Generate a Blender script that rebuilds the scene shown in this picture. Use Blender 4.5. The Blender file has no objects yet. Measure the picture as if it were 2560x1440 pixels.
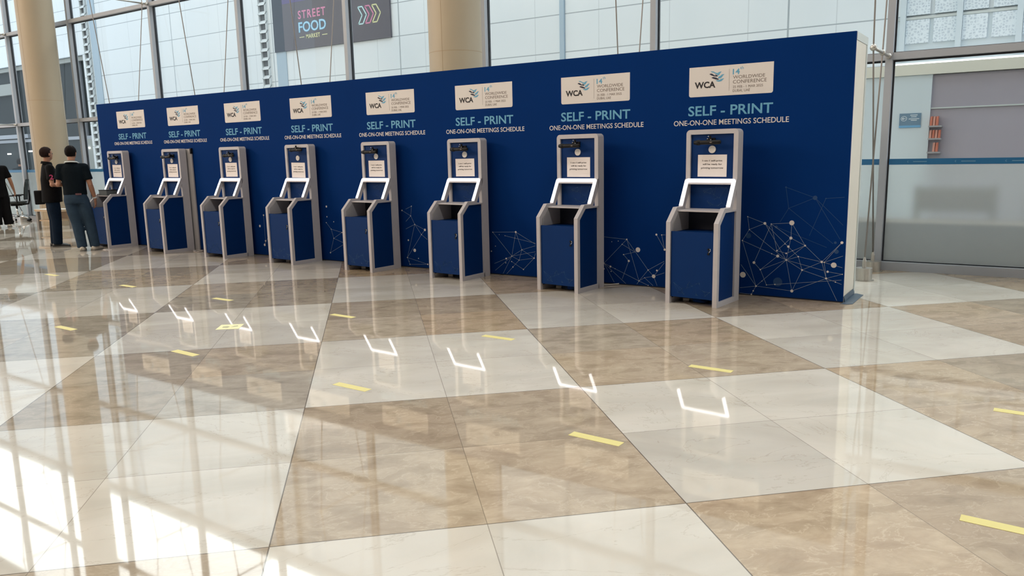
import bpy, bmesh, math, random
from mathutils import Vector, Matrix, Euler

# ------------------------------------------------------------------ camera, world, lights, exposure
SC = bpy.context.scene
COL = SC.collection
R = math.radians
random.seed(7)

YAW, PITCH, ROLL = R(-33.848), R(-9.896), R(-1.263)
FOCAL_PX = 1940.6
cam = bpy.data.cameras.new('camera')
cam.sensor_width = 36.0
cam.lens = 36.0 * FOCAL_PX / 2560.0
cam.clip_end = 400
cam_o = bpy.data.objects.new('camera', cam)
fw = Vector((math.sin(YAW) * math.cos(PITCH), math.cos(YAW) * math.cos(PITCH), math.sin(PITCH)))
rt = Vector((math.cos(YAW), -math.sin(YAW), 0))
up = rt.cross(fw)
rt2 = rt * math.cos(ROLL) + up * math.sin(ROLL)
up2 = -rt * math.sin(ROLL) + up * math.cos(ROLL)
m3 = Matrix((rt2, up2, -fw)).transposed()
cam_o.matrix_world = Matrix.Translation((1.4329, -7.807, 1.4859)) @ m3.to_4x4()
COL.objects.link(cam_o)
SC.camera = cam_o

SC.view_settings.view_transform = 'Standard'
SC.view_settings.look = 'None'
SC.view_settings.gamma = 1.0
SC.view_settings.use_curve_mapping = False
SC.view_settings.exposure = 0.36

# hazy sky: bright behind the building across the street, dim on the opposite side
wd = bpy.data.worlds.new('world')
SC.world = wd
wd.use_nodes = True
wn = wd.node_tree.nodes
wl_ = wd.node_tree.links
wn.clear()
w_out = wn.new('ShaderNodeOutputWorld')
w_bg = wn.new('ShaderNodeBackground')
w_tc = wn.new('ShaderNodeTexCoord')
w_sep = wn.new('ShaderNodeSeparateXYZ')
w_mr = wn.new('ShaderNodeMapRange')
w_mix = wn.new('ShaderNodeMix')
w_mix.data_type = 'RGBA'
wl_.new(w_tc.outputs['Generated'], w_sep.inputs[0])
wl_.new(w_sep.outputs['Y'], w_mr.inputs[0])
w_mr.inputs[1].default_value = 0.02
w_mr.inputs[2].default_value = 0.55
wl_.new(w_mr.outputs[0], w_mix.inputs['Factor'])
w_mix.inputs['A'].default_value = (1.02, 1.12, 1.22, 1)
w_mix.inputs['B'].default_value = (5.2, 5.15, 4.9, 1)
wl_.new(w_mix.outputs['Result'], w_bg.inputs['Color'])
w_bg.inputs['Strength'].default_value = 1.0
wl_.new(w_bg.outputs[0], w_out.inputs[0])


def area_light(name, loc, target, sx, sy, power, color):
    l = bpy.data.lights.new(name, 'AREA')
    l.shape = 'RECTANGLE'
    l.size, l.size_y = sx, sy
    l.energy = power
    l.color = color
    o = bpy.data.objects.new(name, l)
    o.location = loc
    d = Vector(target) - Vector(loc)
    o.rotation_euler = d.to_track_quat('-Z', 'Y').to_euler()
    COL.objects.link(o)
    return o


WARM = (1.0, 0.80, 0.62)
# the lit hall to the left of and behind the camera
area_light('hall_lamp_far', (-24, -15, 11.0), (-6, 0, 1.0), 11, 2.2, 2100, WARM)
area_light('hall_fill_near', (-10, -14, 10.8), (-4, 0, 1.0), 6, 3, 450, WARM)  # second lamp, added to even out the falloff along the wall
# unseen ceiling luminaires, added to bring up the floor
for cx, pw in ((-12, 30), (-4, 180), (4, 330)):
    area_light('ceiling_fill', (cx, -6.0, 11.2), (cx, -6.0, 0), 6, 1.5, pw, (1.0, 0.97, 0.93))

# ------------------------------------------------------------------ helpers


def tag(o, label=None, cat=None, group=None, kind=None):
    if label: o['label'] = label
    if cat: o['category'] = cat
    if group: o['group'] = group
    if kind: o['kind'] = kind
    return o


def empty(name, loc=(0, 0, 0), rz=0.0, parent=None):
    o = bpy.data.objects.new(name, None)
    o.location = loc
    o.rotation_euler = (0, 0, rz)
    o.empty_display_size = 0.1
    COL.objects.link(o)
    if parent: o.parent = parent
    return o


def link_mesh(name, me, mat=None, parent=None, loc=None, rz=None):
    if mat is not None and not me.materials:
        me.materials.append(mat)
    o = bpy.data.objects.new(name, me)
    COL.objects.link(o)
    if parent: o.parent = parent
    if loc: o.location = loc
    if rz: o.rotation_euler = (0, 0, rz)
    return o


def copy_tree(o, parent=None):
    c = o.copy()
    COL.objects.link(c)
    if parent: c.parent = parent
    for ch in list(o.children):
        copy_tree(ch, c)
    return c


class MB:
    """collects shapes, ends as one mesh"""

    def __init__(self):
        self.bm = bmesh.new()

    def hexa(self, pts):
        v = [self.bm.verts.new(p) for p in pts]
        for f in ((0, 3, 2, 1), (4, 5, 6, 7), (0, 1, 5, 4), (1, 2, 6, 5), (2, 3, 7, 6), (3, 0, 4, 7)):
            self.bm.faces.new([v[i] for i in f])
        return self

    def box(self, x0, x1, y0, y1, z0, z1):
        return self.hexa([(x0, y0, z0), (x1, y0, z0), (x1, y1, z0), (x0, y1, z0),
                          (x0, y0, z1), (x1, y0, z1), (x1, y1, z1), (x0, y1, z1)])

    def prism(self, poly, a0, a1, axis='x'):
        """poly in the two other axes, extruded from a0 to a1 along axis"""
        def P(a, p):
            if axis == 'x': return (a, p[0], p[1])
            if axis == 'y': return (p[0], a, p[1])
            return (p[0], p[1], a)
        A = [self.bm.verts.new(P(a0, p)) for p in poly]
        B = [self.bm.verts.new(P(a1, p)) for p in poly]
        n = len(poly)
        self.bm.faces.new(A)
        self.bm.faces.new(B[::-1])
        for i in range(n):
            self.bm.faces.new([A[i], B[i], B[(i + 1) % n], A[(i + 1) % n]])
        return self

    def tube(self, pts, rads, seg=12, caps=True):
        pts = [Vector(p) for p in pts]
        if not hasattr(rads, '__len__'): rads = [rads] * len(pts)
        rings = []
        ref = None
        for i, p in enumerate(pts):
            if i == 0: t = pts[1] - pts[0]
            elif i == len(pts) - 1: t = pts[-1] - pts[-2]
            else: t = (pts[i + 1] - pts[i]).normalized() + (pts[i] - pts[i - 1]).normalized()
            t.normalize()
            if ref is None:
                ref = t.orthogonal().normalized()
            ref = (ref - t * ref.dot(t))
            if ref.length < 1e-5: ref = t.orthogonal()
            ref.normalize()
            b = t.cross(ref)
            rings.append([self.bm.verts.new(p + (ref * math.cos(a) + b * math.sin(a)) * rads[i])
                          for a in [2 * math.pi * k / seg for k in range(seg)]])
        for a, b in zip(rings, rings[1:]):
            for k in range(seg):
                self.bm.faces.new([a[k], a[(k + 1) % seg], b[(k + 1) % seg], b[k]])
        if caps:
            self.bm.faces.new(rings[0][::-1])
            self.bm.faces.new(rings[-1])
        return self

    def ellipsoid(self, c, r, seg=16, rings=10):
        if not hasattr(r, '__len__'): r = (r, r, r)
        m = Matrix.Translation(c) @ Matrix.Diagonal((r[0], r[1], r[2], 1))
        bmesh.ops.create_uvsphere(self.bm, u_segments=seg, v_segments=rings, radius=1.0, matrix=m)
        return self

    def capsule(self, pts, rads, seg=14):
        """a chain of tapered rounded limbs"""
        self.tube(pts, rads, seg)
        for p, r in zip(pts, rads):
            self.ellipsoid(p, r * 0.995, seg, 8)
        return self

    def rings(self, rr, seg=24, caps=True):
        """stack of ellipses (cx, cy, z, rx, ry)"""
        prev = None
        first = None
        for cx, cy, z, rx, ry in rr:
            ring = [self.bm.verts.new((cx + rx * math.cos(2 * math.pi * k / seg), cy + ry * math.sin(2 * math.pi * k / seg), z)) for k in range(seg)]
            if prev:
                for k in range(seg):
                    self.bm.faces.new([prev[k], prev[(k + 1) % seg], ring[(k + 1) % seg], ring[k]])
            else:
                first = ring
            prev = ring
        if caps:
            self.bm.faces.new(first[::-1])
            self.bm.faces.new(prev)
        return self

    def cyl(self, c, r, z0, z1, seg=32):
        return self.rings([(c[0], c[1], z0, r, r), (c[0], c[1], z1, r, r)], seg)

    def disc_xz(self, x, z, r, y0, y1, seg=20):
        return self.prism([(x + r * math.cos(2 * math.pi * k / seg), z + r * math.sin(2 * math.pi * k / seg)) for k in range(seg)], y0, y1, 'y')

    def bar_xz(self, a, b, w, y0, y1):
        d = Vector((b[0] - a[0], b[1] - a[1]))
        if d.length < 1e-6: return self
        d.normalize()
        n = Vector((-d.y, d.x)) * w / 2
        return self.prism([(a[0] + n.x, a[1] + n.y), (a[0] - n.x, a[1] - n.y), (b[0] - n.x, b[1] - n.y), (b[0] + n.x, b[1] + n.y)], y0, y1, 'y')

    def mesh(self, name, smooth=False, bevel=0.0, recalc=True):
        bm = self.bm
        if recalc:
            bmesh.ops.recalc_face_normals(bm, faces=bm.faces)
        if bevel > 0:
            es = [e for e in bm.edges if e.is_manifold and len(e.link_faces) == 2 and e.calc_face_angle(0) > 0.6]
            bmesh.ops.bevel(bm, geom=es, offset=bevel, segments=2, affect='EDGES', profile=0.6)
        me = bpy.data.meshes.new(name)
        bm.to_mesh(me)
        bm.free()
        if smooth:
            me.polygons.foreach_set('use_smooth', [True] * len(me.polygons))
        return me

    def build(self, name, mat, parent=None, smooth=False, bevel=0.0, loc=None, rz=None):
        return link_mesh(name, self.mesh(name, smooth, bevel), mat, parent, loc, rz)


def remeshed(mb, name, voxel, smooth_it=3):
    """weld overlapping rounded shapes into one continuous surface"""
    me = mb.mesh(name)
    o = bpy.data.objects.new(name, me)
    COL.objects.link(o)
    m = o.modifiers.new('r', 'REMESH')
    m.mode = 'VOXEL'
    m.voxel_size = voxel
    s = o.modifiers.new('s', 'SMOOTH')
    s.iterations = smooth_it
    s.factor = 0.5
    dg = bpy.context.evaluated_depsgraph_get()
    out = bpy.data.meshes.new_from_object(o.evaluated_get(dg))
    bpy.data.objects.remove(o)
    bpy.data.meshes.remove(me)
    out.name = name
    out.materials.clear()
    out.polygons.foreach_set('use_smooth', [True] * len(out.polygons))
    return out


_text_cache = {}


def text_mesh(s, w, h, bold=0.0, depth=0.0008, align='L', spacing=1.0):
    """lettering in the xz plane facing -y, fitted to width w and cap box height h; origin at lower left"""
    key = (s, round(w, 4), round(h, 4), bold, depth, spacing)
    if key in _text_cache: return _text_cache[key]
    cu = bpy.data.curves.new('lettering', 'FONT')
    cu.body = s
    cu.size = 1.0
    cu.offset = bold
    cu.extrude = 0.01
    cu.resolution_u = 3
    cu.space_character = spacing
    cu.space_line = 0.95
    cu.align_x = 'CENTER' if align == 'C' else 'LEFT'
    o = bpy.data.objects.new('lettering', cu)
    COL.objects.link(o)
    dg = bpy.context.evaluated_depsgraph_get()
    me = bpy.data.meshes.new_from_object(o.evaluated_get(dg))
    bpy.data.objects.remove(o)
    xs = [v.co.x for v in me.vertices]
    ys = [v.co.y for v in me.vertices]
    x0, x1, y0, y1 = min(xs), max(xs), min(ys), max(ys)
    for v in me.vertices:
        zz = v.co.z
        v.co = ((v.co.x - x0) / (x1 - x0) * w, -depth / 2 - (zz / 0.01) * depth / 2, (v.co.y - y0) / (y1 - y0) * h)
    me.materials.clear()
    _text_cache[key] = me
    return me


def join_meshes(name, items):
    """items: (mesh, (dx,dy,dz), material) -> one mesh with material slots"""
    bm = bmesh.new()
    mats = []
    for me, off, mat in items:
        if mat not in mats: mats.append(mat)
        n0 = len(bm.verts)
        f0 = len(bm.faces)
        bm.from_mesh(me)
        bm.verts.ensure_lookup_table()
        bm.faces.ensure_lookup_table()
        for v in bm.verts[n0:]: v.co += Vector(off)
        for f in bm.faces[f0:]: f.material_index = mats.index(mat)
    out = bpy.data.meshes.new(name)
    bm.to_mesh(out)
    bm.free()
    for m in mats: out.materials.append(m)
    return out


# ------------------------------------------------------------------ materials


def mat(name, rgb, rough=0.5, metal=0.0, noise=0.0, nscale=8.0, emit=None, spec=0.5, bump=0.0):
    m = bpy.data.materials.new(name)
    m.use_nodes = True
    nt = m.node_tree
    b = nt.nodes['Principled BSDF']
    b.inputs['Base Color'].default_value = (*rgb, 1)
    b.inputs['Roughness'].default_value = rough
    b.inputs['Metallic'].default_value = metal
    b.inputs['Specular IOR Level'].default_value = spec
    if noise > 0 or bump > 0:
        tc = nt.nodes.new('ShaderNodeTexCoord')
        nz = nt.nodes.new('ShaderNodeTexNoise')
        nz.inputs['Scale'].default_value = nscale
        nz.inputs['Detail'].default_value = 4
        nt.links.new(tc.outputs['Object'], nz.inputs['Vector'])
    if noise > 0:
        mx = nt.nodes.new('ShaderNodeMix')
        mx.data_type = 'RGBA'
        mx.inputs['A'].default_value = (*[max(c * (1 - noise), 0) for c in rgb], 1)
        mx.inputs['B'].default_value = (*[min(c * (1 + noise), 1) for c in rgb], 1)
        nt.links.new(nz.outputs['Fac'], mx.inputs['Factor'])
        nt.links.new(mx.outputs['Result'], b.inputs['Base Color'])
    if bump > 0:
        bp = nt.nodes.new('ShaderNodeBump')
        bp.inputs['Strength'].default_value = bump
        bp.inputs['Distance'].default_value = 0.01
        nt.links.new(nz.outputs['Fac'], bp.inputs['Height'])
        nt.links.new(bp.outputs[0], b.inputs['Normal'])
    if emit:
        b.inputs['Emission Color'].default_value = (*emit[0], 1)
        b.inputs['Emission Strength'].default_value = emit[1]
    return m


class NG:
    """small node helper"""

    def __init__(self, m):
        self.nt = m.node_tree

    def n(self, t, **kw):
        nd = self.nt.nodes.new(t)
        for k, v in kw.items(): setattr(nd, k, v)
        return nd

    def l(self, a, b):
        self.nt.links.new(a, b)

    def math(self, op, a, b=None, c=None):
        nd = self.n('ShaderNodeMath', operation=op)
        for i, v in enumerate((a, b, c)):
            if v is None: continue
            if isinstance(v, (int, float)): nd.inputs[i].default_value = v
            else: self.l(v, nd.inputs[i])
        return nd.outputs[0]

    def mix(self, fac, a, b):
        nd = self.n('ShaderNodeMix', data_type='RGBA')
        for nm, v in (('Factor', fac), ('A', a), ('B', b)):
            if isinstance(v, (int, float)): nd.inputs[nm].default_value = v
            elif isinstance(v, tuple): nd.inputs[nm].default_value = (*v, 1) if len(v) == 3 else v
            else: self.l(v, nd.inputs[nm])
        return nd.outputs['Result']


def floor_material():
    m = mat('polished_marble', (0.5, 0.45, 0.38), 0.07)
    g = NG(m)
    b = g.nt.nodes['Principled BSDF']
    tc = g.n('ShaderNodeTexCoord')
    mp = g.n('ShaderNodeMapping', vector_type='TEXTURE')
    mp.inputs['Location'].default_value = (-0.9245, -6.0216, 0)
    mp.inputs['Rotation'].default_value = (0, 0, R(43.891))
    mp.inputs['Scale'].default_value = (1.71053, 1.71053, 1)
    g.l(tc.outputs['Object'], mp.inputs['Vector'])
    sp = g.n('ShaderNodeSeparateXYZ')
    g.l(mp.outputs[0], sp.inputs[0])
    u, v = sp.outputs[0], sp.outputs[1]
    fu, fv = g.math('FLOOR', u), g.math('FLOOR', v)
    par = g.math('FLOORED_MODULO', g.math('ADD', fu, fv), 2.0)       # 0 brown, 1 cream
    u2, v2 = g.math('MULTIPLY', u, 2.0), g.math('MULTIPLY', v, 2.0)
    cell = g.n('ShaderNodeCombineXYZ')
    g.l(g.math('FLOOR', u2), cell.inputs[0])
    g.l(g.math('FLOOR', v2), cell.inputs[1])
    wn_ = g.n('ShaderNodeTexWhiteNoise', noise_dimensions='2D')
    g.l(cell.outputs[0], wn_.inputs['Vector'])
    rnd = wn_.outputs['Value']
    # per-slab offset so that veins break at the joints
    off = g.n('ShaderNodeVectorMath', operation='MULTIPLY_ADD')
    g.l(cell.outputs[0], off.inputs[0])
    off.inputs[1].default_value = (7.3, 3.9, 0)
    g.l(mp.outputs[0], off.inputs[2])
    rot = g.n('ShaderNodeMapping')
    rot.inputs['Rotation'].default_value = (0, 0, R(20))
    rot.inputs['Scale'].default_value = (1.0, 1.7, 1)
    g.l(off.outputs[0], rot.inputs['Vector'])
    n1 = g.n('ShaderNodeTexNoise')
    n1.inputs['Scale'].default_value = 7.0
    n1.inputs['Detail'].default_value = 9
    n1.inputs['Roughness'].default_value = 0.68
    n1.inputs['Distortion'].default_value = 0.35
    g.l(rot.outputs[0], n1.inputs['Vector'])
    n2 = g.n('ShaderNodeTexNoise')
    n2.inputs['Scale'].default_value = 1.6
    n2.inputs['Detail'].default_value = 5
    n2.inputs['Distortion'].default_value = 1.6
    g.l(rot.outputs[0], n2.inputs['Vector'])

    def ramp(src, lo, hi):
        r = g.n('ShaderNodeMapRange')
        r.inputs[1].default_value, r.inputs[2].default_value = lo, hi
        g.l(src, r.inputs[0])
        return r.outputs[0]

    def vein(scale, width, dist):
        nn = g.n('ShaderNodeTexNoise')
        nn.inputs['Scale'].default_value = scale
        nn.inputs['Detail'].default_value = 7
        nn.inputs['Roughness'].default_value = 0.6
        nn.inputs['Distortion'].default_value = dist
        g.l(rot.outputs[0], nn.inputs['Vector'])
        d = g.math('ABSOLUTE', g.math('SUBTRACT', nn.outputs['Fac'], 0.5))
        r = g.n('ShaderNodeMapRange')
        r.inputs[1].default_value, r.inputs[2].default_value = 0.0, width
        r.inputs[3].default_value, r.inputs[4].default_value = 1.0, 0.0
        g.l(d, r.inputs[0])
        return r.outputs[0]

    blotch = ramp(n1.outputs['Fac'], 0.28, 0.70)
    cloud = ramp(n2.outputs['Fac'], 0.3, 0.7)
    brown = g.mix(blotch, BROWN_D, BROWN_L)
    brown = g.mix(g.math('MULTIPLY', cloud, 0.35), brown, BROWN_R)
    brown = g.mix(g.math('MULTIPLY', vein(7.0, 0.016, 0.5), 0.38), brown, (0.66, 0.55, 0.41))
    rn2 = g.n('ShaderNodeTexWhiteNoise', noise_dimensions='3D')
    g.l(cell.outputs[0], rn2.inputs['Vector'])
    west_haze = g.math('MULTIPLY', g.math('LESS_THAN', u, 0.0), 0.5)  # haze over the left brown slabs, put into their colour
    gf = g.math('MINIMUM', g.math('ADD', g.math('MULTIPLY', rn2.outputs['Value'], 0.7), west_haze), 1.0)
    brown = g.mix(g.math('MULTIPLY', gf, 0.85), brown, g.mix(blotch, GREY_D, GREY_L))
    cream = g.mix(cloud, CREAM_D, CREAM_L)
    cream = g.mix(g.math('MULTIPLY', blotch, 0.25), cream, (0.62, 0.54, 0.45))
    cream = g.mix(g.math('MULTIPLY', vein(1.9, 0.006, 1.2), 0.40), cream, (0.36, 0.30, 0.23))
    col = g.mix(par, brown, cream)
    # slab to slab tone
    tone = g.math('ADD', 0.86, g.math('MULTIPLY', rnd, 0.24))
    tn = g.n('ShaderNodeVectorMath', operation='SCALE')
    g.l(col, tn.inputs[0])
    g.l(tone, tn.inputs['Scale'])
    # joints: the sub-slab joint is finer than the main one
    def joint(a, w):
        fr = g.math('FRACT', a)
        dd = g.math('MINIMUM', fr, g.math('SUBTRACT', 1.0, fr))
        return g.math('LESS_THAN', dd, w)
    j = g.math('MAXIMUM', joint(u2, 0.0022), joint(v2, 0.0022))
    jm = g.math('MAXIMUM', joint(u, 0.0016), joint(v, 0.0016))
    j = g.math('MAXIMUM', g.math('MULTIPLY', j, 0.55), g.math('MULTIPLY', jm, 0.85))
    final = g.mix(j, tn.outputs[0], (0.10, 0.08, 0.06))
    g.l(final, b.inputs['Base Color'])
    b.inputs['IOR'].default_value = 1.58
    rr = g.math('ADD', 0.020, g.math('MULTIPLY', blotch, 0.025))
    g.l(rr, b.inputs['Roughness'])
    return m


BROWN_D, BROWN_L, BROWN_R = (0.27, 0.20, 0.125), (0.52, 0.42, 0.295), (0.42, 0.29, 0.195)
GREY_D, GREY_L = (0.23, 0.205, 0.17), (0.42, 0.39, 0.33)
CREAM_D, CREAM_L = (0.50, 0.475, 0.42), (0.63, 0.605, 0.55)


def glass_material():
    m = bpy.data.materials.new('window_glass')
    m.use_nodes = True
    g = NG(m)
    g.nt.nodes.clear()
    out = g.n('ShaderNodeOutputMaterial')
    tr = g.n('ShaderNodeBsdfTransparent')
    tr.inputs[0].default_value = (0.955, 0.988, 1.0, 1)
    gl = g.n('ShaderNodeBsdfGlossy')
    gl.inputs['Roughness'].default_value = 0.0
    fr = g.n('ShaderNodeFresnel')
    fr.inputs[0].default_value = 1.4
    mx = g.n('ShaderNodeMixShader')
    g.l(g.math('MULTIPLY', fr.outputs[0], 0.05), mx.inputs[0])
    g.l(tr.outputs[0], mx.inputs[1])
    g.l(gl.outputs[0], mx.inputs[2])
    g.l(mx.outputs[0], out.inputs[0])
    return m


def frosted_material():
    m = bpy.data.materials.new('frosted_film')
    m.use_nodes = True
    g = NG(m)
    g.nt.nodes.clear()
    out = g.n('ShaderNodeOutputMaterial')
    rf = g.n('ShaderNodeBsdfRefraction')
    rf.inputs['Color'].default_value = (0.95, 0.96, 0.95, 1)
    rf.inputs['Roughness'].default_value = 0.26
    rf.inputs['IOR'].default_value = 1.3
    tl = g.n('ShaderNodeBsdfTranslucent')
    tl.inputs[0].default_value = (0.85, 0.88, 0.88, 1)
    df = g.n('ShaderNodeBsdfDiffuse')
    df.inputs[0].default_value = (0.75, 0.78, 0.78, 1)
    m1 = g.n('ShaderNodeMixShader')
    m1.inputs[0].default_value = 0.22
    g.l(rf.outputs[0], m1.inputs[1])
    g.l(tl.outputs[0], m1.inputs[2])
    m2 = g.n('ShaderNodeMixShader')
    m2.inputs[0].default_value = 0.04
    g.l(m1.outputs[0], m2.inputs[1])
    g.l(df.outputs[0], m2.inputs[2])
    g.l(m2.outputs[0], out.inputs[0])
    return m


def cladding_material():
    """pale metal cladding with thin panel joints"""
    m = mat('pale_cladding', (0.74, 0.79, 0.81), 0.45)
    g = NG(m)
    b = g.nt.nodes['Principled BSDF']
    tc = g.n('ShaderNodeTexCoord')
    sp = g.n('ShaderNodeSeparateXYZ')
    g.l(tc.outputs['Object'], sp.inputs[0])

    def line(src, period, phase, w):
        a = g.math('FRACT', g.math('DIVIDE', g.math('SUBTRACT', src, phase), period))
        d = g.math('MULTIPLY', g.math('MINIMUM', a, g.math('SUBTRACT', 1.0, a)), period)
        return g.math('LESS_THAN', d, w)
    j = g.math('MAXIMUM', line(sp.outputs[2], 1.032, 4.25, 0.014), line(sp.outputs[0], 6.14, -28.3, 0.022))
    j2 = g.math('MULTIPLY', line(sp.outputs[0], 2.05, -29.3, 0.012), 0.35)
    nz = g.n('ShaderNodeTexNoise')
    nz.inputs['Scale'].default_value = 0.35
    mp = g.n('ShaderNodeMapping')
    mp.inputs['Scale'].default_value = (1.5, 1, 0.25)
    g.l(tc.outputs['Object'], mp.inputs[0])
    g.l(mp.outputs[0], nz.inputs['Vector'])
    base = g.mix(nz.outputs['Fac'], (0.74, 0.80, 0.83), (0.86, 0.89, 0.90))
    g.l(g.mix(g.math('MAXIMUM', j, j2), base, (0.40, 0.45, 0.48)), b.inputs['Base Color'])
    return m


def lattice_material():
    """pierced geometric screen: star-like openings show darker"""
    m = mat('pierced_screen', (0.72, 0.80, 0.85), 0.5)
    g = NG(m)
    b = g.nt.nodes['Principled BSDF']
    tc = g.n('ShaderNodeTexCoord')
    vo = g.n('ShaderNodeTexVoronoi', feature='DISTANCE_TO_EDGE')
    vo.inputs['Scale'].default_value = 17
    vo.inputs['Randomness'].default_value = 0.55
    g.l(tc.outputs['Object'], vo.inputs['Vector'])
    r = g.n('ShaderNodeMapRange')
    r.inputs[1].default_value, r.inputs[2].default_value = 0.10, 0.22
    g.l(vo.outputs['Distance'], r.inputs[0])
    g.l(g.mix(r.outputs[0], (0.76, 0.83, 0.87), (0.56, 0.64, 0.70)), b.inputs['Base Color'])
    return m


M = {}
M['floor'] = floor_material()
M['glass'] = glass_material()
M['frost'] = frosted_material()
M['cladding'] = cladding_material()
M['lattice'] = lattice_material()
M['ceiling'] = mat('white_ceiling', (0.7, 0.7, 0.68), 0.8)
M['alu'] = mat('powder_coated_aluminium', (0.35, 0.375, 0.42), 0.42, noise=0.04)
M['gasket'] = mat('black_gasket', (0.008, 0.010, 0.016), 0.5)
M['cable'] = mat('steel_cable', (0.26, 0.24, 0.23), 0.45, metal=0.5)
M['steel'] = mat('brushed_steel', (0.52, 0.50, 0.47), 0.35, metal=0.85, noise=0.06, nscale=30)
M['column'] = mat('beige_column_cladding', (0.39, 0.325, 0.235), 0.5, noise=0.05, nscale=2)
M['column_joint'] = mat('column_joint', (0.33, 0.25, 0.16), 0.6)
M['blue'] = mat('printed_blue_fabric', (0.0008, 0.025, 0.135), 0.75, noise=0.06, nscale=1.2, spec=0.05)
M['kblue'] = mat('kiosk_blue_laminate', (0.001, 0.025, 0.120), 0.5, noise=0.05, nscale=5, spec=0.12)
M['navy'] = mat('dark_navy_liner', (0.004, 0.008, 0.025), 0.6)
M['kgrey'] = mat('kiosk_grey_paint', (0.47, 0.45, 0.47), 0.42, noise=0.05, nscale=14)
M['liner'] = mat('niche_grey', (0.36, 0.35, 0.36), 0.55, noise=0.04)
M['led'] = mat('led_diffuser', (0.9, 0.9, 0.92), 0.4, emit=((0.95, 0.95, 1.0), 1.7))
M['white'] = mat('white_print', (0.66, 0.63, 0.61), 0.6)
M['cream'] = mat('cream_panel', (0.74, 0.70, 0.62), 0.5, noise=0.03)
M['rail'] = mat('wall_rail_alu', (0.58, 0.62, 0.60), 0.4)
M['paper'] = mat('paper', (0.78, 0.73, 0.72), 0.75, noise=0.02)
M['ink'] = mat('black_ink', (0.02, 0.018, 0.022), 0.7)
M['greyink'] = mat('grey_ink', (0.17, 0.14, 0.12), 0.7)
M['teal'] = mat('teal_print', (0.115, 0.35, 0.53), 0.6)
M['navyprint'] = mat('navy_print', (0.008, 0.014, 0.04), 0.6)
M['netline'] = mat('pale_net_print', (0.24, 0.29, 0.38), 0.6)
M['netdot'] = mat('pale_net_dot', (0.66, 0.62, 0.60), 0.6)
M['netfaint'] = mat('faint_net_print', (0.006, 0.045, 0.145), 0.6)
M['black'] = mat('black_plastic', (0.004, 0.004, 0.005), 0.45, spec=0.25)
M['chrome'] = mat('chrome', (0.75, 0.75, 0.75), 0.15, metal=1.0)
M['yellow'] = mat('yellow_tape', (0.64, 0.57, 0.22), 0.5, noise=0.06, nscale=10)
M['yellowpale'] = mat('pale_yellow_sheet', (0.76, 0.74, 0.42), 0.45)
M['olive'] = mat('olive_print', (0.42, 0.41, 0.24), 0.5)
M['bluetape'] = mat('blue_grey_tape', (0.07, 0.11, 0.16), 0.35, noise=0.1)
M['band'] = mat('blue_band', (0.010, 0.13, 0.30), 0.4)
M['bandmark'] = mat('band_mark', (0.12, 0.28, 0.44), 0.5)
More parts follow.
